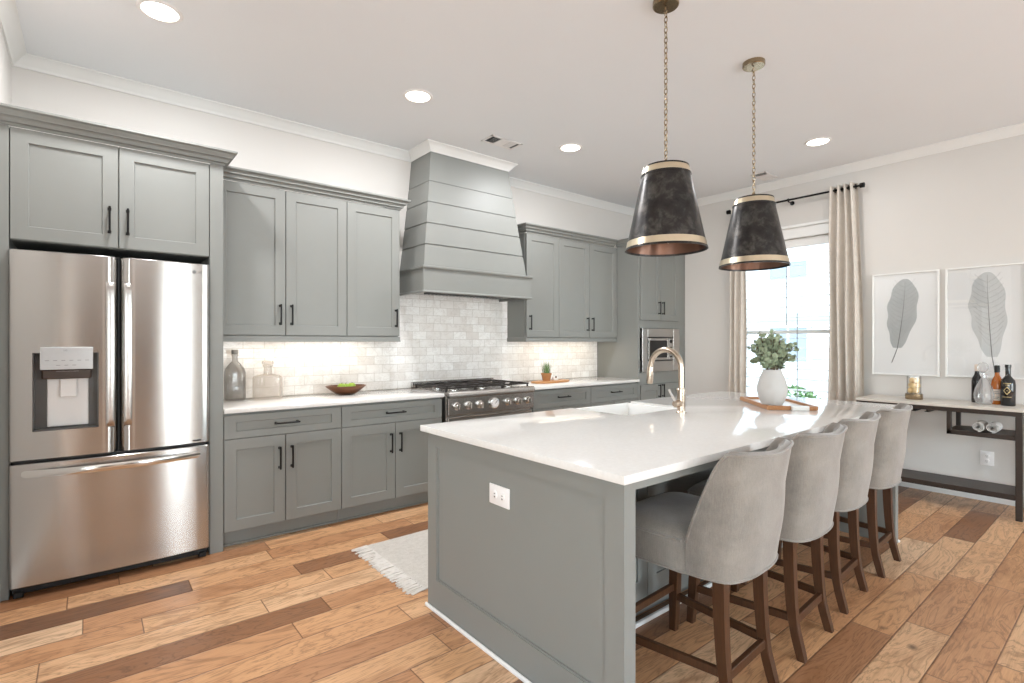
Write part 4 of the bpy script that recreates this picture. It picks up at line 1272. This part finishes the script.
# cutting board with potted grass and small pot
bd = [(3.60, 4.02), (3.70, 3.94), (4.02, 3.98), (4.085, 4.05), (4.02, 4.15), (3.68, 4.15)]
P_ = [(3.575, 3.99), (3.66, 3.935), (3.98, 3.965), (4.07, 4.02), (4.075, 4.10), (3.99, 4.155), (3.64, 4.14), (3.575, 4.09)]
obj('cutting_board', B().prism(P_, .9145, .934, .004), M['boardwood'], label='rounded oak board on the counter right of the range', cat='board', ang=40)
t = empty('potted_grass', (3.765, 4.06, .9345), 'small terracotta pot of upright green grass on the oak board', 'plant')
obj('pot', B().lathe([(.0005, 0), (.038, 0), (.042, .010), (.052, .062), (.057, .064), (.057, .080), (.051, .082), (.049, .070), (.0005, .068)], (3.765, 4.06, .9345), 24, False, False), M['terracotta'], t)
b = B()
for k in range(90):
    a = rnd.uniform(0, 2 * PI); r_ = .040 * math.sqrt(rnd.random())
    x, y = 3.765 + r_ * math.cos(a), 4.06 + r_ * math.sin(a)
    h = rnd.uniform(.07, .155); ln = rnd.uniform(.2, .9) * r_ + .006
    w_ = .0022
    ca, sa = math.cos(a), math.sin(a)
    q = [(x - sa * w_, y + ca * w_, 1.0), (x + sa * w_, y - ca * w_, 1.0), (x + ca * ln * .5 + sa * w_, y + sa * ln * .5 - ca * w_, 1.0 + h * .6), (x + ca * ln * .5 - sa * w_, y + sa * ln * .5 + ca * w_, 1.0 + h * .6)]
    tip = (x + ca * ln * 1.2, y + sa * ln * 1.2, 1.0 + h)
    v = [b.bm.verts.new(p) for p in q]; tv = b.bm.verts.new(tip)
    b.bm.faces.new(v); b.bm.faces.new((v[3], v[2], tv))
obj('grass_blades', b, M['grass'], t, kind='stuff')
t = empty('salt_cellar', (3.885, 4.05, .9345), 'small white pot with a dark knob beside the potted grass', 'pot')
obj('pot', B().lathe([(.0005, 0), (.026, 0), (.034, .012), (.036, .030), (.028, .044), (.0005, .046)], (3.885, 4.05, .9345), 24), M['ceramic'], t)
obj('knob', B().ball((3.868, 4.02, .972), .011, 12), M['bowlwood'], t)

# ------------------------------------------------------------------ tray, vase, eucalyptus on the island
A_ = Vector((3.690, 1.905)); Bc = Vector((3.285, 1.520)); u_ = (Bc - A_).normalized(); L_ = (Bc - A_).length
v_ = Vector((-u_.y, u_.x)) * 1.0      # from B towards C
if v_.x < 0: v_ = -v_
Wt = .30
def tp_(a, c, z): 
    q = A_ + u_ * a + v_ * c
    return (q.x, q.y, z)
def tbox(b, a0, a1, c0, c1, z0, z1, bev=.002):
    b.hexa([tp_(a0, c0, z0), tp_(a1, c0, z0), tp_(a1, c1, z0), tp_(a0, c1, z0)], [tp_(a0, c0, z1), tp_(a1, c0, z1), tp_(a1, c1, z1), tp_(a0, c1, z1)], bev)
    return b
ctr = A_ + u_ * L_ / 2 + v_ * Wt / 2
t = empty('serving_tray', (ctr.x, ctr.y, .9215), 'wooden serving tray with white marble inlays under the vase', 'tray')
b = B(); tbox(b, 0, L_, 0, .022, .9215, .947); tbox(b, 0, L_, Wt - .022, Wt, .9215, .947)
tbox(b, 0, .022, .022, Wt - .022, .9215, .947); tbox(b, L_ - .022, L_, .022, .14, .9215, .947); tbox(b, L_ - .022, L_, .24, Wt - .022, .9215, .947)
obj('rim', b, M['traywood'], t)
obj('base', tbox(B(), .022, L_ - .022, .022, Wt - .022, .9215, .932, 0), M['marble'], t, label='white marble base')
obj('handle', tbox(B(), L_ - .024, L_ + .022, .14, .24, .9216, .948, .003), M['marble'], t, label='white marble handle block')
vx, vy, vz = 3.345, 1.545, .9325
vx, vy = 3.395, 1.54
prof = [(.0005, 0), (.052, 0), (.058, .006), (.078, .055), (.090, .105), (.088, .130), (.074, .180), (.056, .222), (.054, .236), (.049, .236), (.051, .222), (.068, .178), (.0005, .12)]
b = B()
rows = []
for r_, z in prof:
    rows.append([(vx + r_ * math.cos(2 * PI * k / 48) * (1 + (.008 if k % 2 else 0)), vy + r_ * math.sin(2 * PI * k / 48) * (1 + (.008 if k % 2 else 0)), vz + z) for k in range(48)])
b.rings(rows, True, False, False)
obj('vase', b, M['vase'], label='white ribbed ceramic vase holding eucalyptus on the island tray', cat='vase', ang=50)
t = empty('eucalyptus', (vx, vy, vz + .13), 'bunch of green eucalyptus branches in the white vase', 'plant')
bs, bl = B(), B()
r2 = random.Random(11)
for k in range(40):
    az = 2 * PI * k / 20 + r2.uniform(-.2, .2)
    sp = r2.uniform(.01, .13) if k % 5 else r2.uniform(.12, .17)
    hgt = r2.uniform(.08, .235) if sp < .12 else r2.uniform(.02, .17)
    p0 = Vector((vx + .012 * math.cos(az), vy + .012 * math.sin(az), vz + .135))
    p1 = Vector((vx + .035 * math.cos(az), vy + .035 * math.sin(az), vz + .240))
    p3 = Vector((vx + sp * math.cos(az), vy + sp * math.sin(az), vz + .245 + hgt))
    p2 = (p1 + p3) / 2 + Vector((0, 0, .02))
    pts = catmull([p0, p1, p2, p3], 6)
    bs.tube([tuple(p) for p in pts], .0018, 5)
    for i in range(7, len(pts)):
        for s2 in (-1, 1):
            if r2.random() < .06: continue
            c = pts[i]
            dr3 = Vector((r2.uniform(-1, 1), r2.uniform(-1, 1), r2.uniform(-.3, .8))).normalized()
            nr = dr3.cross(Vector((r2.uniform(-1, 1), r2.uniform(-1, 1), r2.uniform(.2, 1)))).normalized()
            sd = dr3.cross(nr).normalized()
            ln, wd = r2.uniform(.022, .036), r2.uniform(.011, .017)
            rim = []
            for q in range(8):
                a = 2 * PI * q / 8
                uu = .5 - .5 * math.cos(a)
                rim.append(bl.bm.verts.new(c + dr3 * (ln * uu + .003) + sd * (wd * math.sin(a)) + nr * (.004 * math.sin(a) ** 2)))
            bl.bm.faces.new(rim)
obj('branches', bs, M['stem'], t)
obj('leaves', bl, M['leaf'], t, kind='stuff')

# ------------------------------------------------------------------ rug
t = empty('runner_rug', (2.2, 2.87, 0), 'ivory woven runner rug with fringe on the floor behind the island', 'rug')
b = B()
NX, NY = 40, 16
G = []
rows_t, rows_b = [], []
for i in range(NX + 1):
    rt = []
    for j in range(NY + 1):
        x = 1.41 + 1.9 * i / NX; y = 2.49 + .77 * j / NY
        z = .0085 + .0012 * math.sin(x * 9 + y * 3) + (.004 * max(0, math.sin(x * 4.2)) if j == 0 else 0)
        rt.append(b.bm.verts.new((x, y, z)))
    G.append(rt)
for i in range(NX):
    for j in range(NY): b.bm.faces.new((G[i][j], G[i + 1][j], G[i + 1][j + 1], G[i][j + 1]))
res = bmesh.ops.extrude_face_region(b.bm, geom=list(b.bm.faces))
for v in [g for g in res['geom'] if isinstance(g, bmesh.types.BMVert)]: v.co.z = .0012
obj('weave', b, M['rug'], t, ang=60)
b = B()
for k in range(44):
    y = 2.495 + .76 * k / 43
    for q in range(3):
        yy = y + rnd.uniform(-.006, .006)
        ln = rnd.uniform(.075, .105)
        sw = rnd.uniform(-.022, .022)
        b.tube([(1.415, yy, .006), (1.41 - ln * .5, yy + sw * .4, .005), (1.41 - ln, yy + sw, .0035)], [.0045, .0042, .0035], 5)
obj('fringe', b, M['fringe'], t, kind='stuff')

# ------------------------------------------------------------------ framed feather prints
def feather(parent, yc, z0, z1, wid, lean, mat, y_flip=1):
    """flat printed feather on the paper (x just in front of it)"""
    x = XR - .0135
    b = B()
    n = 60
    rows = []
    for i in range(n + 1):
        f = i / n
        z = z0 + (z1 - z0) * f
        sp = yc + lean * (1 - f) ** 1.6
        h = wid * (math.sin(PI * min(1, .04 + f * .955)) ** .5) * (.62 + .38 * f)
        hl = h * (1 + .06 * math.sin(f * 23)); hr = h * (.9 + .07 * math.sin(f * 17 + 1))
        rows.append((z, sp + hl, sp - hr, sp))
    for a, c in zip(rows, rows[1:]):
        for s2 in (1, 2):
            v = [b.bm.verts.new(p) for p in ((x, a[3], a[0]), (x, c[3], c[0]), (x, c[s2], c[0] + .0), (x, a[s2], a[0]))]
            b.bm.faces.new(v)
    bmesh.ops.remove_doubles(b.bm, verts=b.bm.verts, dist=.0001)
    fe = obj('printed_feather', b, mat, parent, smooth=False)
    b = B()
    pts = [(x - .0008, yc + lean * (1 - k / 16) ** 1.6 * 1.0, z0 + (z1 - z0) * .97 * k / 16) for k in range(17)]
    pts = [(x - .0008, yc + lean * 1.75, z0 - (z1 - z0) * .22), (x - .0008, yc + lean * 1.3, z0 - .06)] + pts
    b.tube(pts, [.0035 - .0028 * k / (len(pts) - 1) for k in range(len(pts))], 4)
    for k in range(2, 15):
        f = k / 16
        zz = z0 + (z1 - z0) * f; sp = yc + lean * (1 - f) ** 1.6
        h = wid * (math.sin(PI * min(1, .05 + f * .90)) ** .55) * (.62 + .38 * f)
        for s2 in (-1, 1):
            b.tube([(x - .0003, sp, zz), (x - .0003, sp + s2 * h * .5, zz + .035), (x - .0003, sp + s2 * h * .85, zz + .08)], .0007, 3)
    obj('quill', b, M['inkline'], fe)
def picture(y0, y1, z0, z1, lab, fy, fz0, fz1, wd, lean, mat):
    t = empty('framed_print', (XR, (y0 + y1) / 2, z0), lab, 'picture', 'framed feather prints')
    f = .014
    b = B()
    X0, X1 = XR - .03, XR - .001
    b.box(X0, X1, y0, y0 + f, z0, z1, .002); b.box(X0, X1, y1 - f, y1, z0, z1, .002)
    b.box(X0, X1, y0 + f, y1 - f, z0, z0 + f, .002); b.box(X0, X1, y0 + f, y1 - f, z1 - f, z1, .002)
    obj('frame', b, M['trim'], t)
    pp = obj('paper', B().box(XR - .013, XR - .002, y0 + f, y1 - f, z0 + f, z1 - f), M['paper'], t, smooth=False)
    feather(pp, fy, fz0, fz1, wd, lean, mat)
    obj('glazing', B().box(XR - .0205, XR - .0195, y0 + f, y1 - f, z0 + f, z1 - f), M['pic_glass'], t, smooth=False)
M['pic_glass'] = thin_glass('picture_glazing', (1, 1, 1, 1), .0, .05)
picture(1.203, 1.715, 1.035, 1.992, 'white framed print of a dark grey feather, nearer the curtain', 1.455, 1.29, 1.93, .148, .06, M['inkdark'])
picture(.648, 1.161, 1.040, 1.992, 'white framed print of a pale grey feather above the bottles', .885, 1.22, 1.935, .150, -.03, M['inklight'])

# ------------------------------------------------------------------ console table and what stands on it
CX0, CX1, CY0, CY1 = 5.40, 5.88, .615, 1.70
t = empty('console_table', (5.64, 1.16, 0), 'dark wood console table with pale stone top under the feather prints', 'table')
obj('tabletop', B().box(CX0 - .006, CX1, CY0 - .005, CY1 + .005, .818, .840, .002), M['console_top'], t)
obj('top_frame', B().box(CX0, CX0 + .035, CY0, CY1, .783, .818, .002).box(CX1 - .035, CX1, CY0, CY1, .783, .818, .002).box(CX0 + .035, CX1 - .035, CY0, CY0 + .035, .783, .818, .002).box(CX0 + .035, CX1 - .035, CY1 - .035, CY1, .783, .818, .002), M['console'], t)
for x in (CX0, CX1 - .04):
    for y in (CY0, CY1 - .04):
        obj('leg', B().box(x, x + .04, y, y + .04, 0, .783, .002), M['console'], t)
obj('lower_shelf', B().box(CX0 + .004, CX1 - .12, CY0 + .0405, CY1 - .0405, .150, .192, .003), M['console'], t)
SY1 = 1.06
b = B()
b.box(CX0 + .002, CX0 + .034, SY1 - .03, SY1, .602, .783, .002); b.box(CX1 - .16, CX1 - .128, SY1 - .03, SY1, .602, .783, .002)
b.box(CX0 + .002, CX1 - .128, CY0 + .0405, SY1, .602, .638, .002)
obj('hanging_shelf', b, M['console'], t)
b = B()
for k in range(5):
    y = 1.20 + k * .09
    b.box(CX0 + .06, CX1 - .14, y - .016, y + .016, .758, .764, .001); b.box(CX0 + .06, CX1 - .14, y - .004, y + .004, .764, .7835, .001)
obj('stemware_rails', b, M['black'], t)
# rolled napkins
for k, (y, lab) in enumerate(((.872, 'left of the two rolled patterned napkins on the console shelf'), (.790, 'right of the two rolled patterned napkins on the console shelf'))):
    b = B()
    sp = []
    for i in range(60):
        a = i / 59 * 2 * PI * 2.75
        r_ = .010 + .028 * i / 59
        sp.append((r_ * math.cos(a), r_ * math.sin(a)))
    rows = []
    for xx in (5.425, 5.43, 5.60, 5.605):
        th = .0035 if xx in (5.43, 5.60) else .002
        rows.append([(xx, y + px_ * (1 + th / .03), .6785 + pz_ * (1 + th / .03)) for px_, pz_ in sp] + [(xx, y + px_ * (1 - th / .03), .6785 + pz_ * (1 - th / .03)) for px_, pz_ in sp[::-1]])
    b.rings(rows)
    obj('rolled_napkin', b, M['towel'], label=lab, cat='napkin', group='rolled napkins on the console shelf', ang=60)
# candle hurricane
cx, cy = 5.66, 1.335
t = empty('hurricane_candle', (cx, cy, .8405), 'glass hurricane on a round brass base on the console left part', 'vase')
obj('base', B().lathe([(.0005, 0), (.062, 0), (.064, .004), (.064, .046), (.060, .050), (.0005, .050)], (cx, cy, .8405), 32), M['brass_old'], t)
obj('glass', B().lathe([(.052, .050), (.052, .205), (.0505, .205), (.0505, .050)], (cx, cy, .8405), 32, False, False), M['glass'], t)
for k, (dx_, dy_, dz_) in enumerate(((-.020, -.018, .0255), (.024, -.010, .0255), (-.006, .025, .0255), (.010, -.024, .070), (-.024, .004, .070), (.014, .022, .070), (-.008, -.020, .114), (.012, .014, .115))):
    b = B().ball((cx + dx_, cy + dy_, .8905 + dz_), .0245, 14)
    obj('decor_ball', b, M['cream'], label='small cream ball among those filling the glass hurricane', cat='ball', group='cream balls in the hurricane')
# bottles
def bottle(name, x, y, prof, mat, label, cap=None, capm=None, lab=None, extra=None, cat='bottle'):
    t = empty(name, (x, y, .8405), label, cat)
    body = obj('body', B().lathe(prof, (x, y, .8405), 28), mat, t)
    if cap: obj('cap', B().lathe(cap, (x, y, .8405), 20), capm, t)
    if lab:
        z0, z1, r_, mm = lab
        b = B()
        rows = []
        for z in (z0, z1):
            rows.append([(x + r_ * math.cos(a), y + r_ * math.sin(a), .8405 + z) for a in [PI * .62 + PI * 1.05 * k / 20 for k in range(21)]])
        b.rings(rows, closed=False)
        obj('paper_label', b, mm, t)
    return t
bt = bottle('wine_bottle', 5.76, .930, [(.0005, 0), (.033, 0), (.036, .006), (.036, .175), (.033, .20), (.018, .232), (.0145, .25), (.0145, .262), (.0005, .262)], M['darkbottle'], 'dark bottle with a beige cap at the left of the bottle group',
       [(.0155, .262), (.0165, .264), (.0165, .315), (.014, .318), (.0005, .318)], M['label_w'])
dc = empty('crystal_decanter', (5.625, .872, .8405), 'cut crystal decanter with round stopper between the two left bottles', 'decanter')
b = B()
rows = []
for r_, z in [(.040, 0), (.046, .008), (.058, .05), (.060, .085), (.050, .135), (.030, .185), (.018, .215), (.016, .235), (.024, .245)]:
    rows.append([(5.64 + r_ * math.cos(2 * PI * k / 24) * (1 + (.07 if k % 2 and r_ > .028 else 0)), .868 + r_ * math.sin(2 * PI * k / 24) * (1 + (.07 if k % 2 and r_ > .028 else 0)), .8405 + z) for k in range(24)])
b.rings(rows, True, True, False)
obj('body', b, M['crystal'], dc, smooth=False)
obj('stopper', B().lathe([(.013, .235), (.013, .252), (.010, .258)], (5.625, .872, .8405), 16).ball((5.625, .872, .8405 + .300), .042, 14, (.85, .85, 1)), M['crystal'], dc, smooth=False)
am = bottle('liquor_bottle', 5.72, .800, [(.0005, 0), (.035, 0), (.038, .005), (.039, .15), (.034, .19), (.024, .215), (.016, .235), (.0135, .255), (.0135, .262), (.0005, .262)], M['amber'], 'amber liquor bottle with black cap and pale label',
       [(.0155, .258), (.017, .26), (.017, .312), (.0150, .315), (.0005, .315)], M['blackpl'], (.032, .122, .0396, M['label_w']))
b = B()
for z, hw in ((.103, .014), (.088, .022), (.060, .018), (.048, .012)):
    b.box(5.72 - .0412, 5.72 - .0395, .80 - hw * .0 - hw, .80 + hw, .8405 + z - .0025, .8405 + z + .0025)
obj('label_print', b, M['inkline'], am)
bk = bottle('liquor_bottle', 5.66, .728, [(.0005, 0), (.042, 0), (.045, .006), (.046, .165), (.042, .20), (.022, .228), (.0165, .24), (.0165, .30), (.019, .303), (.019, .325), (.0005, .326)], M['darkbottle'], 'black bottle with gold emblem at the right end of the bottle group')
b = B()
xq = 5.66 - .0468; zq = .8405
for (ya, za, yb_, zb_) in ((0, .150, .020, .120), (.020, .120, 0, .090), (0, .090, -.020, .120), (-.020, .120, 0, .150), (-.006, .120, .006, .120)):
    b.tube([(xq + .55 * abs(ya) ** 2 * 20, .728 + ya, zq + za), (xq + .55 * abs(yb_) ** 2 * 20, .728 + yb_, zq + zb_)], .003, 5)
for z, hw in ((.178, .022), (.165, .014), (.070, .026)):
    b.tube([(xq + .006, .728 - hw, zq + z), (xq, .728, zq + z), (xq + .006, .728 + hw, zq + z)], .003, 5)
obj('gold_emblem', b, M['label_g'], bk)

# ------------------------------------------------------------------ curtains, rod, shutters
def curtain(y0t, y1t, y0b, y1b, folds, x, lab, amp=.03, ph=0):
    t = empty('curtain', (x, (y0b + y1b) / 2, .015), lab, 'curtain', 'curtains at the window')
    b = B()
    nu, nv = folds * 12, 18
    zt_, zb_ = 2.905, .015
    F1, F2 = [], []
    for j in range(nv + 1):
        f = j / nv
        z = zt_ + (zb_ - zt_) * f
        ya, yc = y0t + (y0b - y0t) * f ** .6, y1t + (y1b - y1t) * f ** .6
        r1, r2_ = [], []
        for i in range(nu + 1):
            s2 = i / nu
            y = ya + (yc - ya) * s2 + .006 * math.sin(9 * f + s2 * 7)
            am_ = amp * (1 + .25 * f * math.sin(s2 * 11 + 2 * f))
            xx = x + am_ * math.sin(2 * PI * folds * s2 + ph)
            r1.append((xx, y, z)); r2_.append((xx + .0025, y + .0005, z))
        F1.append(r1); F2.append(r2_)
    rows = [a + c[::-1] for a, c in zip(F1, F2)]
    b.rings(rows)
    p = obj('cloth', b, M['curtain'], t, ang=70)
    for k in range(folds * 2):
        s2 = (k + .5 - ph / PI) / (folds * 2)
        y = y0t + (y1t - y0t) * (k + .5) / (folds * 2)
        rg = [(x + .021 * math.cos(a), y, 2.862 + .021 * math.sin(a)) for a in [2 * PI * q / 14 for q in range(14)]]
        obj('grommet', B().tube(rg, .004, 6, closed=True), M['black'], t)
    return t
RX, RZ = 5.80, 2.862
curtain(1.815, 2.055, 1.745, 2.075, 4, RX, 'oatmeal curtain hanging right of the window beside the prints', .044, 0)
curtain(2.93, 3.09, 2.92, 3.14, 3, RX, 'oatmeal curtain at the left of the window, mostly behind the pendant', .030, 0)
t = empty('curtain_rod', (RX, 2.5, RZ), 'thin black curtain rod with round ends above the window', 'curtain rod')
obj('rod', B().tube([(RX, 1.79, RZ), (RX, 3.12, RZ)], .0105, 12), M['black'], t)
for y in (1.775, 3.13): obj('finial', B().lathe([(.012, -.02), (.024, -.018), (.024, .018), (.012, .02)], (RX, y, RZ), 20, axis='Y'), M['black'], t)
for y in (2.46, 3.112): obj('bracket', B().tube([(RX, y, RZ), (RX, y, RZ - .018), (XR - .006, y, RZ - .018)], .007, 8).lathe([(.022, 0), (.022, -.006), (.0005, -.006)], (XR, y, RZ - .018), 18, axis='X').tube([(RX, y - .006, RZ), (RX, y + .006, RZ)], .017, 12), M['black'], t)
# plantation shutters inside the window opening
t = empty('window_shutter', (5.93, 2.54, WZ0), 'white plantation shutters with open louvers in the window', 'shutter')
ym = (WY0 + WY1) / 2
for y0, y1 in ((WY0 + .004, WY1 - .004),):
    b = B()
    s2 = .042
    xa, xb = 5.915, 5.943
    z0, z1 = WZ0 + .004, WZ1 - .004
    b.box(xa, xb, y0, y0 + s2, z0, z1, .002); b.box(xa, xb, y1 - s2, y1, z0, z1, .002)
    b.box(xa, xb, y0 + s2, y1 - s2, z0, z0 + .09, .002); b.box(xa, xb, y0 + s2, y1 - s2, z1 - .09, z1, .002)
    pn = obj('panel', b, M['trim'], t)
    b = B()
    z = z0 + .15
    while z < z1 - .12:
        b.lathe([(.0005, y0 + s2 + .002), (.05, y0 + s2 + .0021), (.05, y1 - s2 - .0021), (.0005, y1 - s2 - .002)], (0, 0, 0), 16, False, False, axis='Y')
        b.bm.verts.ensure_lookup_table()
        new = b.bm.verts[-64:]
        for v in new:
            v.co.z = v.co.z * .09 + z + (v.co.x * .08); v.co.x = v.co.x * .9 + .5 * (xa + xb)
        z += .112
    obj('louvers', b, M['trim'], pn)
    for yr, za, zb_ in ((2.51, 1.52, z1 - .12), (2.40, .62, 1.66)):
        obj('tilt_rod', B().box(xa - .045, xa - .038, yr - .004, yr + .004, za, zb_, .001), M['grey_rod'], pn)

# ------------------------------------------------------------------ outside the window
obj('ground', B().box(XR + .5, 40, -20, 30, -.5, -.45), M['concrete'], smooth=False, kind=S_)
t = empty('neighbouring_house', (11, 6, -.45), 'bright white house seen through the window', 'house')
b = B()
for k in range(34):
    z = -.45 + k * .18
    b.hexa([(10.99, -4, z), (11.3, -4, z), (11.3, 16, z), (10.99, 16, z)], [(11.01, -4, z + .18), (11.3, -4, z + .18), (11.3, 16, z + .18), (11.01, 16, z + .18)])
obj('siding_wall', b, M['siding'], t, smooth=False)
for y0, y1, z0, z1 in ((4.30, 5.02, .95, 1.62), (5.6, 6.3, .95, 1.62), (4.3, 5.02, 2.62, 2.95)):
    b = B()
    b.box(10.96, 11.0, y0 - .07, y0, z0 - .07, z1 + .07); b.box(10.96, 11.0, y1, y1 + .07, z0 - .07, z1 + .07); b.box(10.96, 11.0, y0, y1, z0 - .07, z0); b.box(10.96, 11.0, y0, y1, z1, z1 + .07)
    b.box(10.97, 11.0, (y0 + y1) / 2 - .02, (y0 + y1) / 2 + .02, z0, z1)
    f = obj('window', b, M['siding'], t, smooth=False)
    obj('pane', B().box(10.975, 10.995, y0, y1, z0, z1), M['ext_glass'], f, smooth=False)
obj('band', B().box(10.93, 11.0, -4, 16, 1.78, 1.92), M['ext_trim'], t, smooth=False)
b = B()
r3 = random.Random(5)
for k in range(500):
    a, e = r3.uniform(0, 2 * PI), r3.uniform(-.2, 1)
    q = math.sqrt(max(0, 1 - e * e)) * r3.uniform(.7, 1)
    c = Vector((10.3 + .45 * q * math.cos(a), 4.3 + .6 * q * math.sin(a), .0 + .5 * e))
    d1 = Vector((r3.uniform(-1, 1), r3.uniform(-1, 1), r3.uniform(-1, 1))).normalized(); d2 = d1.cross(Vector((.3, .5, 1))).normalized()
    b.bm.faces.new([b.bm.verts.new(c + d1 * .06), b.bm.verts.new(c + d2 * .035), b.bm.verts.new(c - d1 * .06), b.bm.verts.new(c - d2 * .035)])
t = empty('garden_shrub', (10.3, 4.3, -.45), 'green garden shrub outside the window in front of the white house', 'shrub')
obj('foliage', b, M['bush'], t, kind='stuff')
obj('stem', B().tube([(10.3, 4.3, -.45), (10.3, 4.3, .1)], .03, 8), M['stem'], t)
